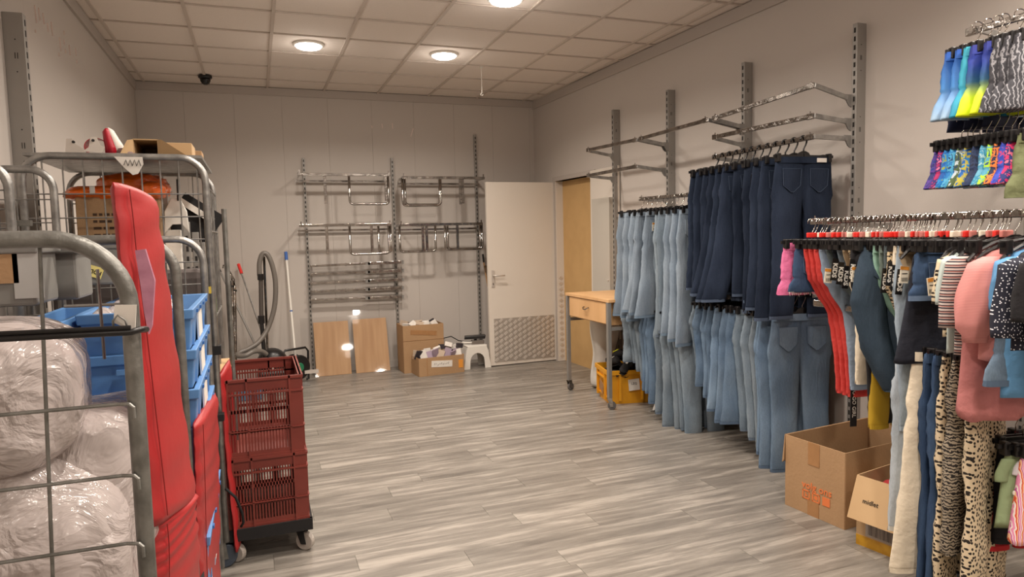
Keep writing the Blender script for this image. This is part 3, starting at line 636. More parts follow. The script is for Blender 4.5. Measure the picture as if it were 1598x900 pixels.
# vacuum cleaner
V = at(425, 560, y=7.2); vz = 0
t = thing('vacuum_cleaner', 'black cylinder vacuum cleaner standing with its hose looped above', 'vacuum cleaner', (V.x, 7.25, 0))
MB().lathe([(.001, -.12), (.08, -.12), (.13, -.08), (.15, 0), (.14, .08), (.09, .12), (.001, .125)], c=(-.0, 0, .27), n=28, axis='Y').build('body', BLACK, t, smooth=True)
mb = MB()
for k in range(8):
    a = k * PI / 4; mb.box((.045 * math.cos(a), -.128, .28 + .045 * math.sin(a)), (.02, .01, .01), ry=-a)
mb.build('vent', ALU, t)
MB().box((0, 0, .11), (.30, .26, .20)).build('base', BLACK, t, bevel=.03)
for s in (-1, 1): MB().lathe([(.001, -.02), (.07, -.02), (.07, .02), (.001, .02)], c=(.10, s * .13, .07), n=20, axis='Y').build('wheel', BLACKM, t)
def sm(pts, n=6):      # catmull-rom
    P = [Vector(p) for p in pts]; P = [P[0]] + P + [P[-1]]; out = []
    for i in range(1, len(P) - 2):
        for k in range(n):
            s = k / n; out.append(.5 * ((2 * P[i]) + (P[i + 1] - P[i - 1]) * s + (2 * P[i - 1] - 5 * P[i] + 4 * P[i + 1] - P[i + 2]) * s * s + (3 * P[i] - P[i - 1] - 3 * P[i + 1] + P[i + 2]) * s ** 3))
    out.append(P[-2]); return out
HOSE, NL, LL, BB = nodes('hose_grey')
tcx = NL.new('ShaderNodeTexCoord'); wv = NL.new('ShaderNodeTexWave'); wv.inputs['Scale'].default_value = 30; wv.bands_direction = 'Z'; LL.new(tcx.outputs['Object'], wv.inputs[0]); bpx = NL.new('ShaderNodeBump'); bpx.inputs['Strength'].default_value = .5; LL.new(wv.outputs[0], bpx.inputs['Height']); LL.new(bpx.outputs[0], BB.inputs['Normal']); BB.inputs['Base Color'].default_value = lin((112, 106, 100)); BB.inputs['Roughness'].default_value = .35
hp = [(405, 430, 7.2), (405, 410, 7.2), (410, 396, 7.2), (418, 398, 7.2), (426, 418, 7.2), (430, 445, 7.2), (428, 480, 7.2), (418, 512, 7.18), (404, 533, 7.12), (388, 544, 7.08), (374, 550, 7.05), (372, 555, 7.0), (384, 554, 6.98), (396, 548, 7.02), (408, 548, 7.08), (416, 553, 7.12)]
hpts = [at(u, v, y=y) - t.location for u, v, y in hp]
MB().tube(sm(hpts), .024, 10).build('hose', HOSE, t, smooth=True)
q = [at(407, 432, y=7.2) - t.location, at(408, 500, y=7.2) - t.location, at(413, 560, y=7.15) - t.location]
MB().tube(q[:2], .022, 10).build('wand', mat('perforated_grey', (96, 90, 86), .4, metal=.5), t)
MB().tube(q[1:], .02, 10).build('lower_wand', BLACK, t)
MB().tube([q[0] + Vector((0, 0, .03)), q[0] + Vector((0, 0, -.03))], .032, 10).build('cuff', BLACK, t); MB().tube([q[1] + Vector((0, 0, .05)), q[1] + Vector((0, 0, -.03))], .032, 10).build('cuff', BLACK, t)
a = at(412, 400, y=7.25) - t.location; b_ = at(418, 560, y=7.25) - t.location
MB().tube([a, b_], .013, 8).build('chrome_tube', CHROME, t)
# cable reel
p = at(462, 560, y=7.4)
t = thing('cable_reel', 'black cable reel with green centre standing on the floor by the squeegee', 'cable reel', (p.x - .0, 7.45, 0), .5)
MB().lathe([(.001, -.07), (.12, -.07), (.13, -.06), (.13, -.05), (.05, -.045), (.05, .045), (.13, .05), (.13, .06), (.12, .07), (.001, .07)], c=(0, 0, .17), n=28, axis='Y').build('drum', BLACK, t, smooth=False)
MB().lathe([(.001, -.075), (.045, -.075), (.05, -.07), (.001, -.07)], c=(0, 0, .17), n=20, axis='Y').build('hub', mat('green_plastic', (40, 120, 84), .4), t)
MB().tube([(-.12, 0, .02), (-.14, 0, .02), (-.15, 0, .32), (-.12, 0, .36), (.12, 0, .36), (.15, 0, .32), (.14, 0, .02), (.12, 0, .02)], .012, 8).build('frame', BLACK, t, smooth=True)
t = MB().box((0, 0, 0), (.2, .14, .012)).build('dustpan', GREYM); t.location = (.36, 7.3, .007); tag(t, 'flat grey metal plate on the floor before the cable reel', 'plate')
# blue box behind red crates
t = MB().box((0, 0, .09), (.24, .2, .18)).build('blue_bucket', mat('blue_green', (60, 110, 140), .6), bevel=.01); t.location = (-.12, 6.9, 0); tag(t, 'small blue green box on the floor seen over the red crate rim', 'box')
# ------------------------------------------------------------------ garments
from mathutils import noise as MN
def fold(z, a, seed):
    p = Vector((math.cos(a) * .9 + seed * 7.3, math.sin(a) * .9 + z * 2.0, z * 7 + seed))
    return .006 * (1 - 2 * abs(MN.noise(p * 1.3))) + .0045 * (1 - 2 * abs(MN.noise(p * 2.7)))
class G: pass
def trouser_rings(w, Lg, hip, knee, hem, spread, side, crotch, sway, seed, thick=.022, rows=34, n=24, flat=False):
    rings = []; info = []
    for j in range(rows + 1):
        v = j / rows; z = -v * Lg; zc = v * Lg
        if zc < crotch: hw = w / 4 + (hip - w / 4) * (zc / crotch)
        else:
            s = (zc - crotch) / (Lg - crotch); k0 = hip * .93
            hw = k0 + (knee - k0) * min(1, s * 2) if s < .5 else knee + (hem - knee) * (s - .5) * 2
        inner = 0 if zc < crotch else 1
        s2 = max(0, (zc - crotch) / (Lg - crotch))
        base = hw * .98 + .004 * inner
        cx = side * (base + spread[0 if side < 0 else 1] * s2 * (1 if side > 0 else 1)) if True else 0
        if side < 0: cx = -base + (spread[0]) * s2
        else: cx = base + (spread[1]) * s2
        sx, sy = sway(v)
        th = .011 + (thick - .011) * min(1, zc / .12) + .004 * math.sin(z * 17 + seed)
        if v > .9: th *= 1 - (v - .9) * 2
        ring = []
        for k in range(n):
            a = 2 * PI * k / n; c, s_ = math.cos(a), math.sin(a)
            f = fold(z, a, seed + side) * (1.6 if .15 < v < .5 else 1)
            bx = hw * (abs(c) ** .8) * (1 if c > 0 else -1)
            ring.append((cx + sx + bx * (1 + f * 3.5), sy + th * s_ * (1 + 26 * f) + f * .8, z + (.0025 * math.sin(a * 2 + seed) if v == 1 else 0)))
        rings.append(ring); info.append((cx + sx, sy, hw, th, z))
    return rings, info
def front_y(infos, x, z):
    best = 0
    for info in infos:
        for i in range(len(info) - 1):
            z0, z1 = info[i][4], info[i + 1][4]
            if z1 <= z <= z0:
                t = (z - z0) / (z1 - z0); cx, sy, hw, th = [info[i][q] + (info[i + 1][q] - info[i][q]) * t for q in range(4)]
                if abs(x - cx) < hw * .99:
                    best = max(best, th * math.sqrt(max(0, 1 - ((x - cx) / hw) ** 2)) - sy)
    return -best
def make_trousers(nm, m, w=.34, Lg=.95, hip=None, knee=.075, hem=.065, spread=(-.01, .01), crotch=.24, sway=lambda v: (0, 0), seed=0, pockets=True, hemline=True, thick=.022, trim=None, band=.035, fray=False):
    """template Empty with parts, local origin at the top of the waistband, hanging along -z"""
    hip = hip or w * .285
    t = bpy.data.objects.new(nm, None); COL.objects.link(t)
    infos = []; mb = MB()
    for side in (-1, 1):
        r, info = trouser_rings(w, Lg, hip, knee, hem, spread, side, min(crotch, Lg * .7), sway, seed, thick); mb.rings(r, caps=True); infos.append(info)
    mb.build('legs', m, t, smooth=True)
    # waistband
    mbb = MB(); rings = []
    for z, e in ((.002, .0), (.003, .003), (-band, .004), (-band - .002, 0)):
        rings.append([((w / 2 * .985 + e) * (abs(math.cos(a)) ** .6) * (1 if math.cos(a) > 0 else -1), (.016 + e) * math.sin(a), z) for a in [2 * PI * k / 20 for k in range(20)]])
    mbb.rings(rings).build('waistband', trim or m, t, smooth=False)
    if pockets:
        for sgn in (-1, 1):
            cx = sgn * w * .25; pw, ph = w * .17, w * .36; top = -band - .035
            def fn(u, v, cx=cx, pw=pw, ph=ph, top=top):
                wdt = pw * (1 - .12 * v) if v < .72 else pw * (1 - .12 * v) * (1 - (v - .72) / .28 * .85)
                x = cx + (u - .5) * 2 * wdt; z = top - v * ph
                return (x, front_y(infos, x, z) - .004, z)
            pk = MB().grid(fn, 6, 7).build('back_pocket', m, t, solid=.003)
            ol = [fn(u, 0) for u in (0, .5, 1)] + [fn(1, v) for v in (.2, .4, .6, .72, .85, 1)] + [fn(.5, 1)] + [fn(0, v) for v in (1, .85, .72, .6, .4, .2)]
            MB().tube([Vector(q) + Vector((0, -.0025, 0)) for q in ol], .0011, 4, closed=True).build('stitching', STITCHM.get(m.name, m), pk)
    if hemline and not fray:
        for info, side in zip(infos, (-1, 1)):
            mh = MB(); cx, sy, hw, th, z = info[-1]; cx2, sy2, hw2, th2, z2 = info[-2]
            rr = []
            for zz, q in ((z - .001, 0), (z + .02, .3)):
                rr.append([(cx + (hw + .0015) * (abs(math.cos(a)) ** .8) * (1 if math.cos(a) > 0 else -1), sy + (th + .002) * math.sin(a), zz) for a in [2 * PI * k / 18 for k in range(18)]])
            mh.rings(rr, caps=False); mh.build('hem', STITCHM.get(m.name, m), t)
    if fray:
        mh = MB(); rn = random.Random(seed)
        for info in infos:
            cx, sy, hw, th, z = info[-1]
            for k in range(26):
                x = cx + hw * (k / 12.5 - 1) * .98; x2 = x + rn.uniform(-.006, .006)
                mh.tube([(x, sy - th * .5, z + .004), (x2, sy - th * .6, z - rn.uniform(.008, .018))], .0012, 3)
        o = mh.build('frayed_hem', WHITEP, t); o['kind'] = 'stuff'
    t['_w'] = w
    return t
def make_hanger(nm, w, bm, hookm, marker=None, clips=True, top=False, central=False, big=False):
    t = bpy.data.objects.new(nm, None); COL.objects.link(t)
    r = .0055 if big else .0024
    hz = .10
    pts = [(0, 0, .0), (0, 0, .045), (.012, 0, .065), (.021, 0, .085)]
    for k in range(9):
        a = -.3 + k / 8 * 3.6; pts.append((.022 * math.cos(a), 0, hz + .022 * math.sin(a)))
    MB().tube(pts, r, 6).build('hook', hookm, t, smooth=True)
    mb = MB()
    if top:
        for s in (-1, 1): mb.tube([(0, 0, .02), (s * w * .22, 0, .005), (s * w * .42, 0, -.03), (s * w * .5, 0, -.06)], [.008, .008, .007, .006], 6)
    else:
        mb.box((0, 0, .0), (w, .009, .017))
    if central or top: mb.prism([(-.05, 0), (-.035, .022), (-.012, .032), (.012, .032), (.035, .022), (.05, 0)], (0, -.004, 0), (1, 0, 0), (0, 0, 1), (0, .008, 0))
    mb.build('bar', bm, t)
    if clips and not top:
        for s in (-1, 1):
            MB().box((s * (w / 2 - .03), 0, -.008), (.026, .034, .052)).build('clip', bm, t, bevel=.005)
    if marker: MB().box((0, 0, .035), (.055, .014, .026)).build('size_marker', marker, t, bevel=.004)
    return t
def retag(t, label, cat, group):
    for k in list(t.keys()):
        if k.startswith('_'): del t[k]
    return tag(t, label, cat, group)
USED = set()
def place(tmpl, loc, rz, label, cat, group, rx=0, sc=None):
    o = copy_tree(tmpl); USED.add(tmpl)
    if sc: o.scale = sc
    if len(label.split()) > 16: print('LONG', label)
    o.location = loc; o.rotation_euler = (rx, 0, rz); return retag(o, label, cat, group)
def hang_tag(parent, x, z, kind='kids', tilt=0, y=-.03):
    """printed card hanging from a garment, as its part"""
    if kind == 'kids':
        c = MB().box((x, y, z), (.032, .0025, .105), ry=tilt).build('brand_card', BLACK, parent)
        text_obj('KIDS', .033, 'lettering', WHITEP, c, Vector((x, y - .002, z - .004)), Matrix.Rotation(tilt, 3, 'Y') @ basis((0, 0, -1), (1, 0, 0)), bold=.0012)
    else:
        c = MB().box((x, y, z), (.042, .0025, .07), ry=tilt).build('price_card', LABEL, parent)
        MB().box((x, y - .0018, z + .026), (.042, .001, .014), ry=tilt).build('orange_band', LABO, c)
        mb = MB()
        for i in range(6): mb.box((x - .013 + i * .005, y - .0018, z - .02), (.002, .001, .016))
        mb.box((x, y - .0018, z + .004), (.026, .001, .003)); mb.build('barcode', INK, c)
# templates
STITCHM = {}
DD = denim('denim_dark', (40, 49, 66), (25, 33, 48), .14)
DL = denim('denim_light', (144, 156, 168), (118, 133, 149), .15)
DM = denim('denim_mid', (116, 136, 156), (90, 112, 138), .15)
DG = denim('denim_greyblue', (134, 146, 156), (106, 121, 135), .14)
DW = denim('denim_washed', (180, 188, 194), (158, 168, 178), .05)
DK = denim('denim_black', (42, 46, 54), (28, 31, 38), .1)
DB = denim('denim_blue', (62, 82, 110), (46, 64, 92), .1)
for _m, _c in ((DD, (70, 84, 106)), (DL, (112, 132, 152)), (DM, (84, 104, 128)), (DG, (96, 110, 126)), (DB, (92, 112, 140)), (DW, (206, 206, 200)), (DK, (80, 84, 90))): STITCHM[_m.name] = mat(_m.name + '_stitch', _c, .85)
sL = lambda k, s=1: (lambda v: (-k * max(0, v - .2) ** 1.5, .01 * math.sin(v * 5 * s)))
dark_t = [make_trousers('dark_jeans', DD, .40, 1.0, knee=.092, hem=.085, spread=(-.06, .05), seed=1, sway=sL(.03)),
          make_trousers('dark_jeans', DD, .38, .98, knee=.088, hem=.082, spread=(-.02, .03), seed=2, sway=sL(.02, -1)),
          make_trousers('dark_jeans', DD, .40, 1.02, knee=.09, hem=.085, spread=(-.10, -.01), seed=5, sway=sL(.12))]
light_t = [make_trousers('light_jeans', DL, .38, .95, knee=.09, hem=.085, spread=(-.04, .03), seed=3, sway=sL(.06)),
           make_trousers('light_jeans', DG, .37, .98, knee=.082, hem=.075, spread=(-.02, .04), seed=4, sway=sL(.02, -1)),
           make_trousers('light_jeans', DL, .40, .90, knee=.10, hem=.10, spread=(-.06, .02), seed=6, sway=sL(.10))]
mid_t = [make_trousers('mid_blue_jeans', DM, .38, .90, knee=.085, hem=.08, spread=(-.02, .05), seed=7, sway=sL(.03)),
         make_trousers('mid_blue_jeans', DG, .36, .88, knee=.08, hem=.07, spread=(-.03, .02), seed=8, sway=sL(-.02)),
         make_trousers('mid_blue_jeans', DM, .38, .92, knee=.092, hem=.085, spread=(-.05, .03), seed=9, sway=sL(.05))]
HG_BIG = make_hanger('clip_hanger', .42, BLACK, BLACK, central=True, big=True)
HG_SIL = make_hanger('clip_hanger', .40, BLACK, CHROME, central=True)

# ------------------------------------------------------------------ right wall posts and rails
PYS = [(3.15, 2.70, 'nearest fully visible one'), (4.10, 2.70, 'second from the near end'), (5.02, 2.69, 'third from the near end'), (5.90, 2.68, 'farthest one beside the grey panel')]
for y, z1, s in PYS:
    slotted_post('wall_upright', 'tall slotted upright on the right wall, ' + s, W(y), y, .02, z1, 'right', .072, .034)
slotted_post('wall_upright', 'slotted grey upright at the right edge of the photo behind the swim shorts', W(2.17), 2.17, .02, 1.66, 'right', .072, .034)
py = [p[0] for p in PYS] + [2.17, 1.25]
t = slotted_post('wall_upright', 'wide grey slotted upright high on the left wall', XL, 3.93, .02, 2.60, 'left', .085, .05)
t.rotation_euler = (0, 0, 0)
def rail(label, ya, yb, xa, xb, za, zb, zpa=None, zpb=None, group='chrome rails on the right wall', low=False):
    """a near end, b far end"""
    t = thing('hanging_rail', label, 'clothes rail', (0, 0, 0), 0, group)
    MB().tube([(xa, ya, za), (xb, yb, zb)], 0, sq=(.014, .030)).build('front_bar', CHROME, t, bevel=.004)
    for (x, y, z, zp, s) in ((xa, ya, za, zpa or za - .02, 1), (xb, yb, zb, zpb or zb - .02, -1)):
        yp = y + s * -.0
        wx = W(yp) - .072
        MB().tube([(x, y, z), (wx - .03, yp, zp)], 0, sq=(.014, .028)).build('arm', GALV, t, bevel=.003)
        MB().prism([(0, .02), (0, -.055), (-.02, -.045), (-.05, .0), (-.05, .02)], (wx, yp - .004, zp), (1, 0, 0), (0, 0, 1), (0, .008, 0)).build('bracket', GREYM, t)
        MB().box((x, y + s * .03, z), (.02, .05, .036)).build('coupling', CHROME, t, bevel=.004)
        MB().tube([(x, y + s * .03, z + .012), (x, y + s * .03, z + .03)], .004, 6).build('screw', CHROME, t)
e = .02
RZ = 'right wall'
rail('topmost chrome rail between the two nearest tall uprights', py[0] + e, py[1] - e, 3.10, 3.07, 2.33, 2.285, 2.27, 2.24)
rail('second chrome rail between the two nearest tall uprights, empty', py[0] + e, py[1] - e, 3.10, 3.07, 2.155, 2.155, 2.13, 2.11)
rail('third chrome rail at the nearest uprights, holding the dark jeans', py[0] + e, py[1] - e, 3.10, 3.07, 2.035, 2.015, 2.03, 1.99)
rail('upper empty chrome rail between second and third tall uprights', py[1] + e, py[2] - e, 3.06, 3.03, 2.285, 2.27, 2.24, 2.23)
rail('low chrome rail holding the light jeans, second to third upright', py[1] + e, py[2] - e, 3.06, 3.03, 1.765, 1.775, 1.75, 1.76)
rail('upper empty chrome rail between third and farthest tall uprights', py[2] + e, py[3] - e, 3.03, 2.99, 2.27, 2.285, 2.23, 2.24)
rail('lower empty chrome rail between third and farthest tall uprights', py[2] + e, py[3] - e, 3.03, 2.99, 2.05, 2.045, 2.02, 2.02)
rail('bottom chrome rail under the dark jeans, hidden by hanging denim', py[0] + e, py[1] - e, 3.12, 3.08, 1.10, 1.08)
rail('bottom chrome rail under the light jeans, hidden by hanging denim', py[1] + e, py[2] - e, 3.08, 3.05, .98, .98)

def row(tmpls, hg, ys, xr, zr, rz0, names, lab, cat, group, hlab, hgroup, tags=(), seed=1, jit=.05, dx=0, lenf=(1, 1)):
    rn = random.Random(seed); n = len(ys)
    for i, y in enumerate(ys):
        tm = tmpls[(i * 7 // 3 + i) % len(tmpls)]; fL = lerp(lenf[0], lenf[1], i / (n - 1)) * rn.uniform(.95, 1.05); x = xr(y); z = zr(y)
        rz = rz0 + rn.uniform(-jit, jit)
        xo = x + rn.uniform(-.012, .012) + dx
        h = place(hg, (x, y, z + .015 - .122), rz, hlab.format(ORD[i]), 'hanger', hgroup)
        g = place(tm, (xo, y, z + .015 - .122 - .006), rz, lab.format(ORD[i]), cat, group, sc=(rn.uniform(.93, 1.05), 1, fL))
        if i in tags: hang_tag(g, -.15, -.13, tags[i] if isinstance(tags, dict) else 'kids', .05, -.035)
lerp = lambda a, b, t: a + (b - a) * t
y0, y1 = py[0] + .10, py[1] - .06
row(dark_t, HG_BIG, [y0 + i * (y1 - y0) / 11 for i in range(12)], lambda y: lerp(3.10, 3.07, (y - y0) / (y1 - y0)), lambda y: lerp(2.035, 2.015, (y - y0) / (y1 - y0)), -.22, None,
    'dark blue jeans on the upper rail, {} from the near end', 'jeans', 'dark jeans on the upper right rail', 'black clip hanger of the {} dark blue jeans from the near end', 'hangers of the dark jeans', tags={3: 'kids', 7: 'kids'}, jit=.2, lenf=(1.0, .80))
y0, y1 = py[1] + .12, py[2] - .05
row(light_t, HG_SIL, [y0 + i * (y1 - y0) / 11 for i in range(12)], lambda y: lerp(3.06, 3.03, (y - y0) / (y1 - y0)), lambda y: 1.77, -.12, None,
    'light blue jeans on the rail beyond the dark ones, {} from the near end', 'jeans', 'light jeans on the middle right rail', 'black clip hanger of the {} light blue jeans from the near end', 'hangers of the light jeans', tags={2: 'kids', 6: 'price'}, seed=2, jit=.34, lenf=(1.0, .86))
y0, y1 = py[0] + .12, py[1] - .05
row(mid_t, HG_SIL, [y0 + i * (y1 - y0) / 12 for i in range(13)], lambda y: lerp(3.12, 3.08, (y - y0) / (y1 - y0)), lambda y: 1.09, -.2, None,
    'mid blue jeans hung low under the dark jeans, {} from the near end', 'jeans', 'jeans on the bottom rail under the dark jeans', 'hanger of the {} jeans from the near end under the dark row', 'hangers under the dark jeans', seed=3, jit=.12, lenf=(1.12, .60))
y0, y1 = py[1] + .1, py[2] - .03
row([mid_t[1], light_t[1], mid_t[0]], HG_SIL, [y0 + i * (y1 - y0) / 12 for i in range(13)], lambda y: lerp(3.08, 3.05, (y - y0) / (y1 - y0)), lambda y: .99, -.05, None,
    'pale jeans hung low under the light jeans, {} from the near end', 'jeans', 'jeans on the bottom rail under the light jeans', 'hanger of the {} jeans from the near end under the light row', 'hangers under the light jeans', seed=4, jit=.12, lenf=(1.08, .50))

# stand feet under the jeans
for i, (u, v) in enumerate([(1008, 628), (1090, 700)]): pass
t = thing('stand_foot', 'bent grey metal stand legs on the floor behind the yellow crate', 'stand', (3.06, 4.86, 0))
for dx in (0, .09):
    MB().tube([(dx, 0, .0), (dx + .04, .02, .06), (dx + .05, .03, .16), (dx + .05, .03, .24)], 0, sq=(.02, .008)).build('leg', GREYM, t)
    MB().box((dx - .01, 0, .004), (.05, .03, .008)).build('foot', GREYM, t)
castor(t, .22, .05, r=.045, ztop=.13)

mbx = MB().box((0, 0, 0), (.07, .003, .026)).build('brand_strip', PAPER, None)
near = min([o for o in COL.objects if o.parent is None and o.get('label') == 'dark blue jeans on the upper rail, first from the near end'], key=lambda o: o.location.y)
mbx.parent = near; mbx.location = (.11, -.024, -.018)
# ------------------------------------------------------------------ near right rack (clothes rail at head height)
NR = 'near right rack'
RZ_ = 1.535
rail('long chrome rail crowded with hangers, right of the dark jeans', 1.30, 2.88, 2.48, 2.80, 1.535, 1.535, 1.50, 1.50)
rail('low chrome rail holding the long printed trousers at right', 1.40, 2.84, 2.50, 2.79, 1.10, 1.10)
rail('low chrome rail with baby clothes at the lower right corner', 1.0, 1.90, 2.70, 2.70, .785, .785, .76, .76)
rail('topmost chrome rail with swim shorts at the upper right edge', 2.17, 1.3, 3.05, 3.05, 2.36, 2.36, 2.33, 2.33)
rail('second chrome rail with small swim trunks at the right edge', 2.17, 1.3, 3.05, 3.05, 1.965, 1.965, 1.95, 1.95)
HR = {c: make_hanger('clip_hanger', .34, BLACK, CHROME, marker=mk) for c, mk in (('red', REDM), ('rose', ROSE), ('white', LABEL))}
HS = make_hanger('clip_hanger', .26, BLACK, CHROME)
HT = make_hanger('top_hanger', .34, BLACK, CHROME, top=True)
def yfor(u, x, z=1.40): return at(u, 450 - (z - 1.5) * 0 - 70, x=x).y
def solve_y(u, x, z):       # y at which the point (x, y, z) stands at column u
    lo, hi = .8, 6
    for _ in range(40):
        m_ = (lo + hi) / 2; p = RM.transposed() @ (Vector((x, m_, z)) - CAM)
        if CW + FPX * p.x / p.z > u: lo = m_
        else: hi = m_
    return (lo + hi) / 2
sway_wall = lambda k, s=.12: (lambda v: (k * 1.25 * min(1, max(0, v - .02) / .45) ** 1.15, .008 * math.sin(v * 6)))
LZ = 1.10
REDF = mat('coral_cloth', (206, 62, 56), .8, noise=(7, .5, (190, 50, 48)), bump=(30, .3))
PINKF = mat('pink_cloth', (220, 112, 158), .8, noise=(9, .4, (206, 98, 146)), bump=(40, .3))
LBF = mat('pale_blue_cloth', (146, 164, 186), .85, noise=(6, .5, (130, 150, 174)), bump=(30, .3))
MINT = mat('mint_cloth', (150, 190, 172), .8, noise=(6, .5, (130, 172, 154)), bump=(25, .4))
CREAM = mat('cream_cloth', (226, 214, 192), .9, noise=(6, .4, (212, 198, 174)), bump=(30, .3))
TAN = mat('tan_cloth', (168, 148, 120), .9, noise=(6, .6, (142, 122, 96)), bump=(30, .3))
SLATE = mat('slate_cloth', (92, 104, 108), .9, noise=(6, .6, (74, 84, 88)), bump=(30, .3))
SAGEG = mat('sage_grey_cloth', (120, 134, 126), .9, noise=(6, .6, (98, 112, 104)), bump=(30, .3))
NAVY = mat('navy_cloth', (24, 28, 42), .85, noise=(6, .5, (16, 18, 30)), bump=(25, .3))
BLK = mat('black_cloth', (22, 20, 24), .9, bump=(25, .3))
MUST = mat('mustard_cloth', (176, 142, 30), .9)
LEO = dots_mat('leopard_cloth', (206, 188, 158), (30, 22, 18), 60, .31)
LEOP = dots_mat('leopard_fine_cloth', (198, 178, 144), (34, 26, 20), 90, .33)
ZEB = wave_mat('zebra_cloth', [(0, (28, 22, 20)), (.46, (150, 138, 120))], 24, 7.5, 'Z', 2.2, 'LINEAR' if False else 'CONSTANT')
STRIPE = wave_mat('striped_cloth', [(0, (190, 178, 172)), (.25, (42, 36, 46)), (.5, (190, 178, 172)), (.6, (160, 100, 90)), (.74, (42, 36, 46)), (.9, (190, 178, 172))], 15, .25, 'Z')
STAR = dots_mat('foil_dot_navy', (26, 28, 44), (232, 232, 240), 80, .17)
PDOT = dots_mat('rose_dotted_cloth', (188, 112, 114), (60, 30, 34), 110, .24)
ROSEK = wave_mat('rose_waffle', [(0, (186, 112, 110)), (.5, (212, 144, 140))], 60, .4, 'Z', 1, 'LINEAR')
ROSEF = mat('rose_cloth', (184, 116, 114), .9, noise=(6, .5, (166, 100, 100)), bump=(22, .4))
SAGE = mat('sage_cloth', (150, 168, 128), .9, noise=(6, .4, (134, 152, 114)), bump=(25, .3))
RETRO = wave_mat('retro_ovals', [(0, (240, 150, 190)), (.25, (250, 236, 230)), (.42, (226, 96, 60)), (.6, (250, 200, 160)), (.75, (206, 96, 170)), (.9, (250, 236, 230))], 9, 3.5, 'X', 1.2, rings=False) ; _r = RETRO.node_tree.nodes['Wave Texture']; _r.inputs['Scale'].default_value = 18
def swaymk(k): return sway_wall(k)
SP = {}
def T(key, m, **k):
    SP[key] = make_trousers(key, m, **k); return SP[key]
def hung(tm, u, z, x, rz, label, cat, group, hlabel, hg=None, dx=0, dz=0, xe=None, y=None, hgrp='hangers on the near right rail', railz=None):
    """hang so that the garment's camera-side edge at height z stands where the photo has it"""
    hw = tm.get('_w', .34) / 2
    x0 = x
    for _ in range(4):
        y = solve_y(u, x - hw * math.cos(rz), z) + hw * math.sin(rz)
        if x0 < 2.9 and (railz is None or railz == LZ): x = x0 - .2 * max(0, 2.88 - y)
    rz2 = railz or RZ_
    h = place(hg or HR['red'], (x, y, rz2 + .015 - .122), rz, hlabel, 'hanger', hgrp)
    return place(tm, (x + dx, y, rz2 + .015 - .128 + dz), rz, label, cat, group), y
rr = -.12
T('pink_shorts', PINKF, w=.30, Lg=.27, knee=.088, hem=.088, crotch=.2, seed=1, pockets=True)
g, yq = hung(SP['pink_shorts'], 1224, 1.25, 2.76, -.25, 'pink denim shorts at the far left end of the crowded rail', 'shorts', None, 'clip hanger of the pink denim shorts'); 
T('denim_shorts', DB, w=.30, Lg=.25, knee=.09, hem=.092, crotch=.2, seed=2, fray=True)
hung(SP['denim_shorts'], 1243, 1.25, 2.78, -.25, 'blue denim shorts with frayed hem in front of the pink shorts', 'shorts', None, 'clip hanger of the frayed blue denim shorts')
T('coral_trousers', REDF, w=.30, Lg=.78, knee=.06, hem=.052, crotch=.2, seed=3, sway=sway_wall(.10), spread=(.03, -.03), pockets=False)
for i, u in enumerate((1256, 1264, 1272)):
    hung(SP['coral_trousers'], u, 1.38, 2.79, -.15, ['leftmost of three coral red trousers behind the flat chrome bar', 'middle one of three coral red trousers behind the flat chrome bar', 'rightmost of three coral red trousers beside the pale blue pair'][i], 'trousers', 'coral red trousers', ['clip hanger of the leftmost coral red trousers', 'clip hanger of the middle coral red trousers', 'clip hanger of the rightmost coral red trousers'][i], HR['red' if i else 'rose'])
specs = [
 ('pale_blue_trousers', LBF, 1280, .74, .06, .052, .10, 'pale blue trousers hanging next to the coral red ones', None),
 ('slate_trousers', SLATE, 1289, .55, .06, .05, .12, 'slate grey trousers just right of the pale blue pair', 'price'),
 ('black_denim_trousers', DK, 1298, .50, .062, .05, .12, 'black denim trousers behind the first brand card', 'kids'),
 ('grey_denim_trousers', DG, 1307, .60, .062, .055, .12, 'grey denim trousers behind the second brand card', 'kids'),
 ('tan_trousers', TAN, 1316, .62, .062, .055, .12, 'tan trousers left of the slim leopard leggings', 'kids'),
 ('leopard_leggings', LEOP, 1325, .70, .05, .04, .10, 'leopard leggings left of the big dark blue jeans', 'kids'),
 ('black_trousers', BLK, 1331, .84, .07, .06, .05, 'black trousers hanging low behind the pale blue pair', 'price'),
]
for nm, m_, u, Lg, kn, he, sw, lab, tg in specs:
    T(nm, m_, w=.30, Lg=Lg, knee=kn, hem=he, crotch=.2, seed=len(SP), sway=sway_wall(sw), spread=(.02, -.02), pockets=False)
    g, yy = hung(SP[nm], u, 1.38, 2.80, rr, lab, 'trousers', None, ('clip hanger of the ' + lab if len(lab.split()) < 12 else 'hanger of the ' + lab), HR[['red', 'rose', 'white'][len(SP) % 3]])
    if tg: hang_tag(g, -.158, -.12 - .016 * (len(SP) % 3), tg, .12, -.03)
T('balloon_jeans', denim('denim_smoke', (64, 78, 92), (48, 62, 76), .03), w=.25, Lg=.66, hip=.078, knee=.070, hem=.05, crotch=.26, seed=4, thick=.035, sway=lambda v: (.06 * v * v - .03 * math.sin(v * 3), -.01), spread=(.03, -.02))
hung(SP['balloon_jeans'], 1345, 1.25, 2.76, -.3, 'big smoky blue balloon jeans at the front of the crowded rail', 'jeans', None, 'clip hanger of the smoky blue balloon jeans')
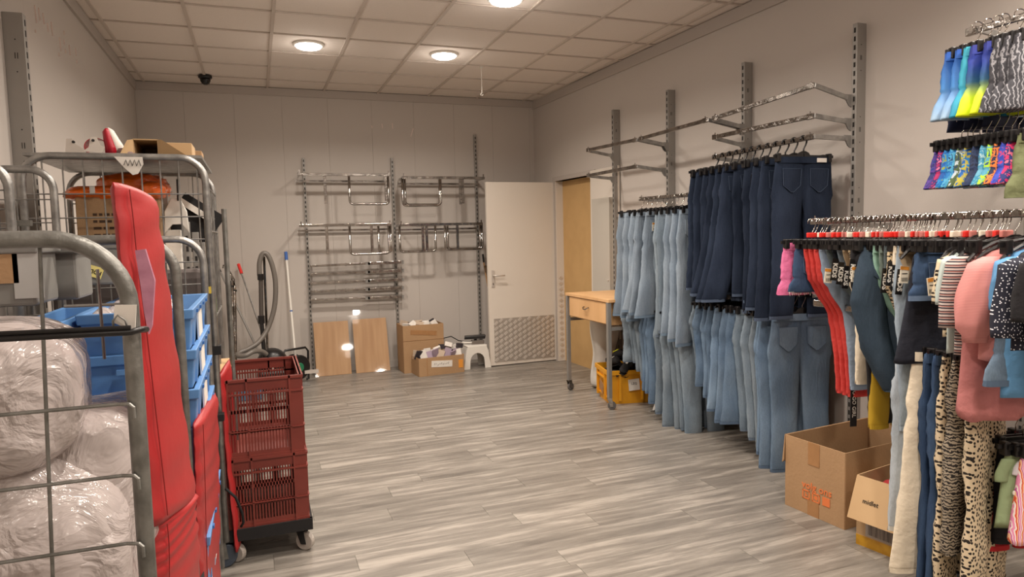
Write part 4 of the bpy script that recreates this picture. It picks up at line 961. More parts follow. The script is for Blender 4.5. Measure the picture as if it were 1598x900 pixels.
specs = [
 ('grey_green_trousers', SAGEG, 1352, .62, .06, .05, .07, 'grey green trousers curving behind the mint pair', None),
 ('mint_trousers', MINT, 1364, .68, .062, .05, .085, 'mint green trousers with curled leg right of the smoky blue jeans', None),
 ('green_grey_trousers', SAGEG, 1374, .60, .062, .055, .07, 'dusty green trousers just right of the mint pair', 'kids'),
 ('slate_trousers_wide', SLATE, 1382, .58, .062, .055, .065, 'slate trousers behind the large brand card', 'kids'),
 ('leopard_trousers_slim', LEOP, 1389, .74, .05, .045, .04, 'slim leopard trousers whose leg shows below the mint pair', 'kids'),
 ('cream_slim_trousers', CREAM, 1397, .66, .062, .05, .06, 'cream slim trousers right of the large brand card', 'kids'),
 ('tan_slim_trousers', TAN, 1404, .60, .06, .05, .06, 'brown slim trousers with a price card by the navy top', 'price'),
 ('wide_grey_jeans', denim('denim_pale_grey', (158, 172, 184), (136, 150, 164), .03), 1403, .78, .09, .09, .02, 'pale grey wide jeans left of the washed long jeans', None),
]
for nm, m_, u, Lg, kn, he, sw, lab, tg in specs:
    T(nm, m_, w=.31, Lg=Lg, knee=kn, hem=he, crotch=.2, seed=len(SP), sway=sway_wall(sw), spread=(.02, -.02), pockets=False)
    g, yy = hung(SP[nm], u, 1.38, 2.80, rr, lab, 'trousers', None, ('clip hanger of the ' + lab if len(lab.split()) < 12 else 'hanger of the ' + lab), HR[['red', 'rose', 'white'][len(SP) % 3]])
    if tg: hang_tag(g, -.158, -.12 - .016 * (len(SP) % 3), tg, .1, -.03)
# tops
def make_top(nm, m, w=.34, Lg=.45, hemw=None, sleeve=.18, sw=.05, thick=.03, puff=False, seed=0, slm=None, sleeves=True, drape=(0, 0), flare=0):
    t = bpy.data.objects.new(nm, None); COL.objects.link(t); hemw = hemw or w / 2
    rings = []; rows = 18
    for j in range(rows + 1):
        v = j / rows
        hw = .055 + (w / 2 - .055) * min(1, v / .10) ** .55 if v < .1 else lerp(w / 2, hemw, (v - .1) / .9)
        z = -v * Lg; th = (.014 + (thick - .014) * min(1, v * 4)) * (1 + flare * v)
        if v < .1: z = -.10 * Lg * (v / .1) ** 1.5
        ring = []
        for k in range(28):
            a = 2 * PI * k / 28
            f = 1 + (.05 + .5 * flare * v) * math.sin(a * 7 + seed + v * 2) * v
            ring.append((hw * math.cos(a) + drape[0] * v * v, th * math.sin(a) * f + drape[1] * v * v, z + .012 * math.sin(a * 3 + seed) * v * (1 if flare else .3)))
        rings.append(ring)
    MB().rings(rings).build('body', m, t, smooth=True)
    if sleeves:
        for s in (-1, 1):
            rr_ = []
            for j in range(13):
                v = j / 12; cx = s * (w / 2 - .02 + .035 * math.sin(v * 1.6)); z = -.035 - v * sleeve
                a_ = sw * (1 + (.35 * math.sin(v * PI) if puff else -.15 * v)); b_ = a_ * (.75 if puff else .5)
                if j == 0: a_ *= .55; b_ *= .6; cx -= s * .01
                if puff and v > .9: a_ *= .72; b_ *= .72
                rr_.append([(cx + a_ * math.cos(2 * PI * k / 18) * (1 + .05 * math.sin(k * 2.2 + v * 9 + seed)), b_ * math.sin(2 * PI * k / 18) * (1 + (.12 if puff else .05) * math.sin(k * 1.7 + v * 7)) - .005, z) for k in range(18)])
            MB().rings(rr_).build('sleeve', slm or m, t, smooth=True)
    MB().rings([[(.06 * math.cos(a), .02 * math.sin(a), z) for a in [2 * PI * k / 16 for k in range(16)]] for z in (.004, -.012)], caps=False).build('neckband', slm or m, t, solid=.004)
    t['_w'] = w + (.10 if sleeves else .0) + (.05 if puff else 0); return t
tops = [
 ('navy_tunic', NAVY, dict(w=.24, Lg=.48, hemw=.16, sleeves=False, thick=.03, drape=(-.03, 0)), 1424, 1.30, -.35, 'plain dark navy tunic hanging in front of the pale jeans', 'top'),
 ('leopard_blouse', LEO, dict(w=.30, Lg=.34, seed=2), 1458, 1.34, -.1, 'cream leopard blouse peeking out left of the striped top', 'top'),
 ('pale_grey_top', mat('pale_grey_cloth', (178, 190, 186), .9), dict(w=.32, Lg=.40, seed=3), 1463, 1.3, -.15, 'pale grey green top just behind the striped top', 'top'),
 ('striped_top', STRIPE, dict(w=.33, Lg=.40, sw=.06, sleeve=.26, seed=4, thick=.035), 1472, 1.28, -.3, 'top with dark and rose horizontal stripes', 'top'),
]
for nm, m_, kw, u, z, rz, lab, cat in tops:
    SP[nm] = make_top(nm, m_, **kw)
    hung(SP[nm], u, z, 2.78, rz, lab, cat, None, 'hanger of the ' + lab, HT)
g, _ = hung(make_trousers('blue_denim_shorts', DB, w=.3, Lg=.22, knee=.09, hem=.09, crotch=.18, seed=9), 1434, 1.36, 2.80, -.2, 'small blue denim shorts between the navy tunic and leopard blouse', 'shorts', None, 'clip hanger of the small shorts beside the navy tunic')
hang_tag(g, -.13, -.16, 'price', -.15, -.05)
SP['rose_cardigan'] = make_top('rose_cardigan', ROSEK, w=.30, Lg=.40, sw=.055, sleeve=.30, puff=True, thick=.04, seed=5)
g, _ = hung(SP['rose_cardigan'], 1494, 1.28, 2.76, -.5, 'pink waffle cardigan with puffed sleeves over a rose dress', 'cardigan', None, 'hanger of the pink waffle cardigan', HT)
SP['rose_dress'] = make_top('rose_dress', ROSEF, w=.32, Lg=.62, hemw=.19, thick=.04, flare=.7, sleeves=False, seed=6)
hung(SP['rose_dress'], 1512, 1.2, 2.79, -.35, 'rose pink dress with flared hem under the waffle cardigan', 'dress', None, 'hanger of the rose pink dress', HT)
SP['dotted_blouse'] = make_top('dotted_blouse', PDOT, w=.30, Lg=.40, sleeves=False, seed=7)
hung(SP['dotted_blouse'], 1532, 1.2, 2.79, -.45, 'rose blouse with dark dots beside the waffle cardigan', 'top', None, 'hanger of the rose dotted blouse', HT)
SP['sky_blue_top'] = make_top('sky_blue_top', mat('sky_cloth', (96, 150, 196), .85, bump=(25, .3)), w=.3, Lg=.52, sleeves=True, seed=8)
hung(SP['sky_blue_top'], 1546, 1.35, 2.80, -.3, 'sky blue top between the pink cardigan and foil dotted jacket', 'top', None, 'hanger of the sky blue top', HT)
SP['foil_dot_jacket'] = make_top('foil_dot_jacket', STAR, w=.34, Lg=.34, sw=.065, sleeve=.26, seed=9, thick=.04)
hung(SP['foil_dot_jacket'], 1556, 1.25, 2.76, -.4, 'navy jacket with silver foil dots at the right edge', 'jacket', None, 'hanger of the foil dotted navy jacket', HT)
SP['black_lace_top'] = make_top('black_lace_top', BLK, w=.34, Lg=.36, sw=.06, sleeve=.2, seed=10)
hung(SP['black_lace_top'], 1585, 1.25, 2.76, -.4, 'black top at the right edge in front of the foil dots', 'top', None, 'hanger of the black top at the right edge', HT)
T('mid_blue_skirt', DM, w=.30, Lg=.38, knee=.10, hem=.10, crotch=.3, seed=3)
hung(SP['mid_blue_skirt'], 1562, 1.1, 2.80, -.2, 'blue denim legs hanging at the right edge below the foil dotted jacket', 'jeans', None, 'clip hanger of the blue denim at the right edge', dz=-.10)
# spare hooks that crowd the rail between garments
rn = random.Random(11)
k_ = 0
for i in range(38):
    y = 2.84 - i * .031
    place(HR[['red', 'rose', 'white', 'rose'][i % 4]], (2.80 - .2 * (2.88 - y) + rn.uniform(-.01, .01), y, RZ_ + .015 - .122), rr + rn.uniform(-.45, .3), 'crowded black clip hanger with coloured size marker on the long near rail', 'hanger', 'crowded hangers on the long near rail')
# lower row: long trousers on the low rail
T('washed_jeans', DW, w=.28, Lg=.78, knee=.07, hem=.07, crotch=.22, seed=5, spread=(-.01, .0), sway=lambda v: (-.015 * v, 0))
T('cream_jeans', CREAM, w=.28, Lg=.92, knee=.085, hem=.10, crotch=.24, seed=6, spread=(-.0, .0), sway=lambda v: (-.02 * v, 0))
T('flared_blue_jeans', DB, w=.28, Lg=.95, knee=.07, hem=.085, crotch=.24, seed=7, sway=lambda v: (.02 * v, 0))
T('leopard_wide_trousers', LEO, w=.28, Lg=.92, knee=.075, hem=.085, crotch=.24, seed=8, pockets=False, sway=lambda v: (.03 * v, 0))
T('zebra_trousers', ZEB, w=.25, Lg=.76, knee=.085, hem=.09, crotch=.24, seed=9, pockets=False, thick=.03, sway=lambda v: (.03 * v, 0))
low = [('washed_jeans', 1400, .7, 'pale washed jeans with side seam, first of the low long row', 'jeans'), ('cream_jeans', 1424, .7, 'cream wide jeans just right of the pale washed jeans', 'jeans'),
       ('flared_blue_jeans', 1445, .8, 'left one of two dark blue flared jeans in the low row', 'jeans'), ('flared_blue_jeans', 1459, .8, 'right one of two dark blue flared jeans beside the leopard trousers', 'jeans'),
       ('leopard_wide_trousers', 1471, .8, 'left leopard print wide trousers reaching nearly to the floor', 'trousers'), ('zebra_trousers', 1490, .9, 'zebra print wide trousers between the two leopard pairs', 'trousers'),
       ('leopard_wide_trousers', 1517, .8, 'right leopard print wide trousers half behind the zebra pair', 'trousers')]
for nm, u, z, lab, cat in low:
    g, yy = hung(SP[nm], u, z, 2.80, (-.3 if u < 1430 else .25), lab, cat, None, ('clip hanger of the ' + lab if len(lab.split()) < 12 else 'hanger of the ' + lab), HS, railz=LZ, hgrp='hangers on the low rail of long trousers')
    if nm == 'flared_blue_jeans': hang_tag(g, -.09, -.12, 'kids' if u < 1450 else 'price', .1, -.04)
# mustard and cream remnants under the smoky jeans, drawcord with white print
T('mustard_trousers', MUST, w=.28, Lg=.86, knee=.05, hem=.05, crotch=.2, seed=2, pockets=False)
hung(SP['mustard_trousers'], 1352, .8, 2.86, -.1, 'mustard yellow trouser leg low behind the smoky blue jeans', 'trousers', None, 'clip hanger of the mustard trousers', HR['white'])
T('cream_trousers', CREAM, w=.28, Lg=.66, knee=.055, hem=.055, crotch=.2, seed=3, pockets=False)
hung(SP['cream_trousers'], 1333, .95, 2.84, -.1, 'cream trouser leg showing left of the smoky blue jeans', 'trousers', None, 'clip hanger of the cream trousers', HR['rose'])
t = thing('printed_band', 'black hanging band with white lettering under the pale blue trousers', 'strap', (2.80, 2.58, .66), -.2)
MB().box((0, 0, 0), (.035, .004, .34)).build('band', BLACKM, t)
text_obj('AND YOU GO GIRL', .028, 'lettering', WHITEP, t, Vector((0, -.003, 0)), basis((0, 0, -1), (1, 0, 0)))

# ---- swim shorts at the upper right edge
G1 = grad_mat('swim_blue', -.30, 0, [(0, (170, 200, 224)), (.5, (60, 130, 200)), (1, (24, 84, 178))])
G2 = grad_mat('swim_turquoise', -.30, 0, [(0, (40, 150, 186)), (1, (60, 178, 204))])
G3 = grad_mat('swim_navy_yellow', -.30, 0, [(0, (226, 242, 20)), (.28, (206, 232, 30)), (.5, (40, 96, 130)), (.75, (34, 62, 160)), (1, (40, 50, 140))])
LINE = wave_mat('grey_palm_lines', [(0, (62, 62, 68)), (.74, (80, 80, 86)), (.9, (160, 160, 166))], 22, 7, 'X', 2.0, 'LINEAR')
DARKN = mat('swim_dark_navy', (20, 30, 62), .7)
sw = [('blue_swim_shorts', G1, 1474, 'leftmost pale to deep blue swim shorts on the topmost right rail'), ('blue_swim_shorts', G1, 1490, 'second pale to deep blue swim shorts on the topmost right rail'), ('turquoise_swim_shorts', G2, 1504, 'turquoise swim shorts on the topmost right rail'),
      ('yellow_hem_swim_shorts', G3, 1514, 'left navy swim shorts fading to fluorescent yellow hems'), ('yellow_hem_swim_shorts', G3, 1536, 'right navy swim shorts fading to fluorescent yellow hems'),
      ('line_print_swim_shorts', LINE, 1551, 'leftmost of three grey line-print swim shorts'), ('line_print_swim_shorts', LINE, 1566, 'middle one of three grey line-print swim shorts'), ('line_print_swim_shorts', LINE, 1582, 'rightmost of three grey line-print swim shorts')]
for nm, m_, u, lab in sw:
    if nm not in SP: T(nm, m_, w=.26, Lg=.29, knee=.078, hem=.08, crotch=.17, seed=len(SP), pockets=False, spread=(-.02, .02), hemline=False)
    hung(SP[nm], u, 2.08, 2.98, -.45, lab, 'swim shorts', None, ('clip hanger of the ' + lab if len(lab.split()) < 12 else 'hanger of the ' + lab), HS, railz=2.36, hgrp='hangers of the swim shorts')
for i, u in enumerate((1494, 1520, 1550)):
    if 'dark_swim_shorts' not in SP: T('dark_swim_shorts', DARKN, w=.26, Lg=.33, knee=.08, hem=.082, crotch=.17, seed=5, pockets=False, hemline=False)
    hung(SP['dark_swim_shorts'], u, 2.05, 3.12, -.2, 'dark navy swim shorts behind the coloured ones, ' + ['leftmost of three', 'middle of three', 'rightmost of three'][i], 'swim shorts', 'dark navy swim shorts', 'clip hanger of dark navy swim shorts, ' + ['leftmost', 'middle', 'rightmost'][i], HS, railz=2.36, hgrp='hangers of the swim shorts')
def camo(name, a, b_, c): 
    m, N, L, bb = nodes(name); tc = N.new('ShaderNodeTexCoord'); v = N.new('ShaderNodeTexNoise'); v.inputs['Scale'].default_value = 34; v.inputs['Distortion'].default_value = .6; L.new(tc.outputs['Object'], v.inputs[0]); r = ramp(N, [(0, a), (.45, b_), (.56, c), (.64, a)], 'CONSTANT'); L.new(v.outputs[0], r.inputs[0]); L.new(r.outputs[0], bb.inputs['Base Color']); bb.inputs['Roughness'].default_value = .7; return m
trunks = [('purple navy', (40, 44, 110), (90, 60, 150), (30, 60, 140)), ('raspberry', (178, 36, 100), (60, 40, 110), (230, 120, 160)), ('bright blue palm-print', (24, 90, 170), (30, 130, 200), (150, 160, 60)), ('sky blue leaf-print', (30, 120, 190), (80, 170, 210), (24, 60, 110)),
          ('white and olive', (190, 204, 214), (80, 100, 60), (30, 60, 90)), ('blue and yellow', (24, 100, 180), (190, 180, 70), (36, 130, 200)), ('dark navy', (30, 44, 78), (44, 62, 100), (24, 34, 60)), ('pale aqua', (110, 180, 210), (60, 150, 190), (170, 210, 220)),
          ('neon trimmed aqua', (90, 170, 200), (180, 230, 60), (40, 90, 140)), ('navy with orange', (34, 42, 74), (240, 130, 60), (30, 36, 66)), ('royal blue', (36, 60, 170), (60, 80, 190), (200, 60, 120)), ('hot pink', (226, 50, 110), (40, 50, 120), (240, 120, 150))]
us = [1458, 1467, 1475, 1485, 1495, 1506, 1520, 1533, 1543, 1553, 1565, 1574]
for i, (nm, a, b_, c) in enumerate(trunks):
    tm = make_trousers('swim_trunks', camo('swim_' + nm.replace(' ', '_').replace('-', '_'), a, b_, c), w=.22, Lg=.19, knee=.062, hem=.064, crotch=.12, seed=i, pockets=False, spread=(-.02, .01), hemline=False, band=.02)
    hung(tm, us[i], 1.76, 2.96, -.5, nm + ' small swim trunks, ' + ORD[i] + ' from the left on the second rail', 'swim trunks', None, 'clip hanger of the ' + nm + ' swim trunks', HS, railz=1.965, hgrp='hangers of the small swim trunks')
tm = make_trousers('olive_shorts', mat('olive_cloth', (112, 118, 82), .85, bump=(25, .3)), w=.24, Lg=.25, knee=.075, hem=.075, crotch=.15, seed=4, pockets=False)
hung(tm, 1588, 1.75, 2.96, -.4, 'olive green shorts at the right edge of the second rail', 'shorts', None, 'clip hanger of the olive green shorts', HS, railz=1.965, hgrp='hangers of the small swim trunks')

# ---- baby clothes lower right corner
LR = .785
SP['sage_daisy_dress'] = make_top('sage_daisy_dress', SAGE, w=.20, Lg=.30, hemw=.13, sw=.03, sleeve=.09, flare=.5, thick=.025, seed=3)
bt = SP['sage_daisy_dress']; DAISY = mat('daisy_white', (238, 232, 220), .7)
mb = MB(); rn = random.Random(2)
for x, z in [(-.06, -.07), (.03, -.10), (-.085, -.16), (-.01, -.17), (.075, -.19), (-.04, -.23), (-.09, -.27), (.03, -.26), (.10, -.27)]:
    mb.lathe([(.004, -.034), (.009, -.034), (.009, -.030), (.004, -.030)], c=(x, -.003, z), n=10, axis='Y')
mb.build('daisy_print', DAISY, bt)
babies = [('red_velvet_leggings', mat('deep_red_cloth', (178, 26, 34), .8), 1545, 'deep red child leggings left of the sage daisy dress', .44, 'leggings'),
          ('dark_child_trousers', BLK, 1556, 'black child trousers behind the sage daisy dress', .40, 'trousers')]
for nm, m_, u, lab, Lg, cat in babies:
    T(nm, m_, w=.2, Lg=Lg, knee=.05, hem=.05, crotch=.14, seed=len(SP), pockets=False)
    hung(SP[nm], u, .35, 2.72, -.2, lab, cat, None, ('clip hanger of the ' + lab if len(lab.split()) < 12 else 'hanger of the ' + lab), HS, railz=LR, hgrp='hangers of the baby clothes')
hung(SP['sage_daisy_dress'], 1546, .50, 2.66, -.3, 'sage green baby dress with white daisies', 'dress', None, 'hanger of the sage green daisy dress', HS, railz=LR, hgrp='hangers of the baby clothes')
SP['white_baby_top'] = make_top('white_baby_top', mat('white_cloth', (214, 206, 212), .85, bump=(25, .4)), w=.15, Lg=.16, hemw=.09, sw=.03, sleeve=.06, flare=.5, seed=5)
hung(SP['white_baby_top'], 1574, .55, 2.68, -.3, 'small white ruffled baby top right of the sage dress', 'top', None, 'hanger of the small white baby top', HS, railz=LR, hgrp='hangers of the baby clothes')
SP['retro_print_dress'] = make_top('retro_print_dress', RETRO, w=.22, Lg=.34, hemw=.15, sleeves=False, flare=.2, seed=6)
hung(SP['retro_print_dress'], 1590, .5, 2.69, -.2, 'pink and orange retro oval print dress at the right edge', 'dress', None, 'hanger of the retro print dress', HS, railz=LR, hgrp='hangers of the baby clothes')
SP['dark_floral_dress'] = make_top('dark_floral_dress', dots_mat('dark_floral', (26, 22, 26), (120, 110, 112), 60, .25), w=.26, Lg=.42, hemw=.18, sleeves=False, flare=.5, seed=7)
hung(SP['dark_floral_dress'], 1566, .25, 2.86, -.1, 'black floral dress behind the baby clothes', 'dress', None, 'hanger of the black floral dress', HS, railz=LR, hgrp='hangers of the baby clothes')

# ---- two cardboard boxes on the floor
bh = .39
t = carton('cardboard_box', 'large open cardboard box with orange print standing before the bare wall', (2.985, 2.72, 0), .035, .66, .37, bh)
for ch in t.children: pass
t.rotation_euler.z = .09
MB().hexa([(-.33, .19, bh - .14), (.33, .19, bh - .14), (.33, .195, bh - .14), (-.33, .195, bh - .14), (-.33, .187, bh), (.33, .187, bh), (.33, .192, bh), (-.33, .192, bh)]).build('outer_flap', CARD, t)
MB().hexa([(-.345, .185, bh - .14), (-.33, .21, bh - .16), (-.10, .26, bh - .16), (-.1, .255, bh - .14), (-.333, .187, bh), (-.333, .19, bh), (-.1, .19, bh), (-.1, .187, bh)]).build('bent_flap', CARD, t)
MB().box((-.3335, .0, bh - .06), (.002, .07, .12)).build('tape', TAPE, t)
MB().box((-.3335, .0, .06), (.002, .07, .12)).build('tape', TAPE, t)
rp = basis((0, -1, 0), (0, 0, 1))
text_obj('volg ons', .055, 'lettering', ORANGEINK, t, Vector((-.3345, -.02, .155)), rp, bold=.0006)
for i in range(3):
    y = .045 - i * .062
    mb = MB()
    if i == 2: mb.box((-.3342, y, .105), (.001, .045, .045))
    else:
        for a, b_ in ((.0205, 0), (-.0205, 0)): mb.box((-.3342, y + a, .105), (.001, .007, .048))
        for b_ in (.0205, -.0205): mb.box((-.3342, y, .105 + b_), (.001, .048, .007))
        mb.lathe([(.006, -.3347), (.012, -.3347), (.012, -.3342), (.006, -.3342)], c=(0, y, .105), n=14, axis='X') if i == 1 else mb.prism([(-.006, -.01), (.008, -.01), (.008, .0), (.0, .0), (.0, .012), (-.006, .012)], (-.3345, y, .105), (0, -1, 0), (0, 0, 1), (-.0005, 0, 0))
    mb.build('printed_icon', ORANGEINK, t)
o = MB().lathe([(.001, 0), (.03, 0), (.034, .01), (.034, .03), (.02, .04), (.001, .04)], n=16).build('sunglasses_case', BLACK, smooth=True); o.location = (2.78, 2.60, .30); tag(o, 'black object with a silver clasp inside the large cardboard box', 'case')
p = MB().box((0, 0, .02), (.012, .036, .02)).build('clasp', ALU, o); p.location = (-.03, 0, 0)
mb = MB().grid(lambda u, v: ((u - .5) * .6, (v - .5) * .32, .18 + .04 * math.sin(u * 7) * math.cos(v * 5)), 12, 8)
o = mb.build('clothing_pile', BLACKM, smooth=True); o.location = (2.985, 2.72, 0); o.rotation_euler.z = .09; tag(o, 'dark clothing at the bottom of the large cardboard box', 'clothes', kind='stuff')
b2 = .335
t = carton('cardboard_box', 'smaller open cardboard box with a hanging flap marked by hand', (2.86, 2.27, 0), .17, .46, .29, b2, CARDL)
MB().box((-.2325, 0, .025), (.003, .292, .05)).build('yellow_tape', YTAPE, t)
mb = MB(); rn = random.Random(8)
for i in range(17): mb.box((-.2335, .085 - i * .0075, .10), (.001, rn.choice([.002, .004, .005]), .07))
MB().box((-.2328, .025, .10), (.001, .15, .09)).build('grey_label', mat('label_grey', (170, 160, 150), .6), t); mb.build('barcode', mat('bar_dark', (88, 80, 76), .6), t)
fo = MB().hexa([(-.30, -.15, .145), (-.30, .15, .145), (-.295, .15, .143), (-.295, -.15, .143), (-.235, -.145, b2), (-.235, .145, b2), (-.23, .145, b2), (-.23, -.145, b2)]).build('flap', CARDL, t)
n_ = Vector((-.065, 0, -.19)).normalized()
text_obj('midlet', .030, 'handwriting', INK, t, Vector((-.2715, .055, .235)), basis((0, -1, 0), (.065, 0, .19)), ax='CENTER')
capm = [('cap', BLACKM, (2.80, 2.22, .27), 'black cap with white script in the smaller cardboard box'), ('cap', mat('cap_red', (150, 30, 34), .8), (2.77, 2.30, .21), 'red and black cap at the left of the smaller box')]
for nm, m_, lc, lb_ in capm:
    c = thing(nm, lb_, 'cap', lc, 2.6)
    MB().lathe([(.085, 0), (.087, .02), (.078, .055), (.05, .085), (.001, .098)], n=24).build('crown', m_, c, smooth=True)
    MB().prism([(.08 * math.cos(a), .08 * math.sin(a)) for a in [-.9 + k * .3 for k in range(7)]][::1] + [(.15 * math.cos(a), .11 * math.sin(a)) for a in (.6, .2, -.2, -.6)], (0, 0, .0), (1, 0, 0), (0, 1, .0), (0, 0, .006)).build('brim', m_, c)
    MB().lathe([(.001, 0), (.008, 0), (.006, .005), (.001, .006)], c=(0, 0, .097), n=10).build('button', WHITEP if m_ is BLACKM else BLACK, c)
    if m_ is BLACKM:
        MB().tube([(-.075, .02, .06), (-.085, 0, .045), (-.07, -.03, .06), (-.078, -.03, .045), (-.06, -.055, .05)], .0025, 5).build('script', PAPER, c)
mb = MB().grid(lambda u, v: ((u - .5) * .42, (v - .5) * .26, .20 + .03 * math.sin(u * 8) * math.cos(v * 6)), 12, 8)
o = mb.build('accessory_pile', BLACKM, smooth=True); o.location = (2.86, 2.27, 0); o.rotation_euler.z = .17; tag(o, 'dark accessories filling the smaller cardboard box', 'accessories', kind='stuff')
# ------------------------------------------------------------------ roll cages at the left
def hoop(x0, x1, y, z0, z1, r=.13, n=8):
    pts = [(x0, y, z0)]
    for k in range(n + 1): a = k / n * PI / 2; pts.append((x0 + r - r * math.cos(a), y, z1 - r + r * math.sin(a)))
    for k in range(n + 1): a = k / n * PI / 2; pts.append((x1 - r + r * math.sin(a), y, z1 - r + r * math.cos(a)))
    pts.append((x1, y, z0)); return pts
def cage_panel(t, x0, x1, y, z0, z1, dx, dz, rf=.015, rw=.0026, m=GALV, r=.13, zlist=None, xlist=None, sep=False):
    f = MB().tube(hoop(x0, x1, y, z0, z1, r), rf, 12).build('hoop_frame', m, t, smooth=True)
    xs = xlist or [x0 + dx * (k + 1) for k in range(int((x1 - x0) / dx - .3))]
    zs = zlist or [z0 + .1 + dz * k for k in range(int((z1 - z0 - .12) / dz))]
    def inset(x):
        d = min(x - x0, x1 - x)
        return z1 - (r - math.sqrt(max(0, r * r - (r - d) ** 2)) if d < r else 0)
    def zin(z): return (r - math.sqrt(max(0, r * r - (z - z1 + r) ** 2))) if z > z1 - r else 0
    mb = MB()
    for x in xs:
        q = MB().tube([(x, y, z0 + .05), (x, y, inset(x))], rw, 6)
        if sep: q.build('wire', m, t)
        else: mb.add(q.v, q.f)
    for z in zs:
        a = zin(z); pts = [(x0 + a, y - rw, z), (x1 - a, y - rw, z)]
        if sep: pts = [(x0 + a, y - rw, z)] + [(x1 - a - .022, y - rw * 2 - .012, z), (x1 - a - .008, y - rw * 2 - .012, z - .003), (x1 - a - .006, y - rw * 2 - .012, z - .028)]
        q = MB().tube(pts, rw, 6)
        if sep: q.build('wire', m, t)
        else: mb.add(q.v, q.f)
    if not sep: mb.build('wire_mesh', m, t)
    return f
def cage_base(t, x0, x1, y0, y1, z=.16):
    MB().box(((x0 + x1) / 2, (y0 + y1) / 2, z), (x1 - x0, y1 - y0, .03)).build('base_plate', GALVD, t)
    for x in (x0 + .04, x1 - .03):
        for y in (y0 + .05, y1 - .05): castor(t, x, y, r=.055, ztop=z - .01, wm=mat('wheel_blue_grey', (58, 66, 78), .6), fm=GALVD, wd=.03, yaw=.8 + x * 3)
# cage A : nearest
A = thing('roll_cage', 'nearest grey roll cage with rounded tube hoop, filled with clear plastic bags', 'roll cage')
AX0, AX1 = -.98, -.222
za = 1.512
fr_ = cage_panel(A, AX0, AX1, 1.42, .12, za, .1, .15, rf=.0155, rw=.0034, m=GALVD, r=.13, xlist=[-.82, -.70, -.56, -.405], zlist=[.33, .48, .645, .80, .955, 1.11], sep=False) if False else None
MB().tube(hoop(AX0, AX1, 1.42, .14, za, .125, 10), .0155, 14).build('hoop_frame', GALVD, A, smooth=True)
for u0, u1 in ((62, 82),):
    MB().tube([at(u0, 386, y=1.43), at(u1, 890, y=1.43), at(u1 + 10, 1150, y=1.43)], .0034, 8).build('wire', GALVD, A)
for x in (-.56, -.70, -.84): MB().tube([(x, 1.43, .16), (x, 1.43, za - .01)], .0034, 8).build('wire', GALVD, A)
for v in (630, 742, 849):
    p = at(190, v, y=1.412); pts = [(AX0, 1.425, p.z)] + [(AX1 - .03, 1.412, p.z), (AX1 - .008, 1.402, p.z), (AX1 - .002, 1.400, p.z - .006), (AX1 - .002, 1.400, p.z - .026)]
    MB().tube(pts, .0036, 8).build('wire', GALVD, A)
for z in (.33, .47): MB().tube([(AX0, 1.425, z), (AX1, 1.425, z)], .0036, 8).build('wire', GALVD, A)
MB().tube([at(152, 420, y=1.98), at(163, 560, y=1.98)], .004, 8).build('wire', GALV, A); MB().tube([at(100, 478, y=1.985), at(205, 474, y=1.985)], .004, 8).build('wire', GALV, A)
cage_base(A, AX0, AX1, 1.42, 2.0)
MB().tube([(AX0, 2.0, .15), (AX0, 2.0, 1.35)], .0155, 10).build('rear_post', GALVD, A)
# torn paper and S-hook on the front post
zt = at(195, 492, y=1.4).z
MB().hexa([(-.247, 1.4, zt - .012), (-.214, 1.4, zt - .030), (-.213, 1.402, zt - .030), (-.246, 1.402, zt - .012), (-.243, 1.4, zt + .020), (-.208, 1.4, zt + .018), (-.208, 1.402, zt + .018), (-.243, 1.402, zt + .020)]).build('torn_label', PAPER, A)
MB().tube([Vector((-.246, 1.394, zt - .035)), Vector((-.246, 1.392, zt - .008)), Vector((-.238, 1.391, zt + .002)), Vector((-.226, 1.391, zt - .008)), Vector((-.222, 1.392, zt - .033))], .002, 6).build('wire_clip', GALVD, A, smooth=True)
# elastic strap
s0, s1 = at(-60, 525, y=1.385), at(205, 518, y=1.385)
t = MB().tube([(-.95, 1.385, s0.z), tuple(s1), tuple(s1 + Vector((.012, .004, .003))), tuple(s1 + Vector((.02, .03, 0)))], .006, 8).build('elastic_strap', BLACK, smooth=True); tag(t, 'black elastic strap stretched across the front of the nearest cage', 'strap')
MB().tube([(-.95, 1.383, s0.z + .011), tuple(s1 + Vector((0, -.002, .009)))], .004, 6).build('upper_cord', BLACK, t)

# plastic bags
def blob(nm, label, c, s, seed, m=BAG, sub=5, crease=.022, cat='bag', power=.55):
    bm = bmesh.new(); bmesh.ops.create_icosphere(bm, subdivisions=sub, radius=1)
    from mathutils import noise
    for v in bm.verts:
        p = v.co.copy(); q = Vector([math.copysign(abs(k) ** power, k) for k in p]); 
        n1 = noise.noise(p * 1.6 + Vector((seed, 0, 0))); n2 = 1 - abs(noise.noise(p * 3.2 + Vector((0, seed, 0)))) * 2; n3 = 1 - abs(noise.noise(p * 7 + Vector((0, 0, seed)))) * 2
        q *= 1 + .10 * n1 + crease * .6 * n2 + crease * .35 * n3
        v.co = Vector((q.x * s[0], q.y * s[1], q.z * s[2]))
    me = bpy.data.meshes.new(nm); bm.to_mesh(me); bm.free(); me.shade_smooth(); me.materials.append(m)
    o = bpy.data.objects.new(nm, me); COL.objects.link(o); o.location = c; tag(o, label, cat); return o
blob('plastic_bag', 'largest clear plastic bag filling the lower half of the nearest cage', (-.60, 1.72, .66), (.34, .22, .42), 3)
blob('plastic_bag', 'bulging top of a clear plastic bag below the grey bins', (-.60, 1.70, 1.19), (.24, .19, .155), 8)
blob('plastic_bag', 'clear plastic bag pressed against the front post of the nearest cage', (-.40, 1.78, .95), (.17, .16, .20), 12)
blob('plastic_bag', 'lowest clear plastic bag at the foot of the nearest cage', (-.43, 1.72, .42), (.22, .20, .25), 21)

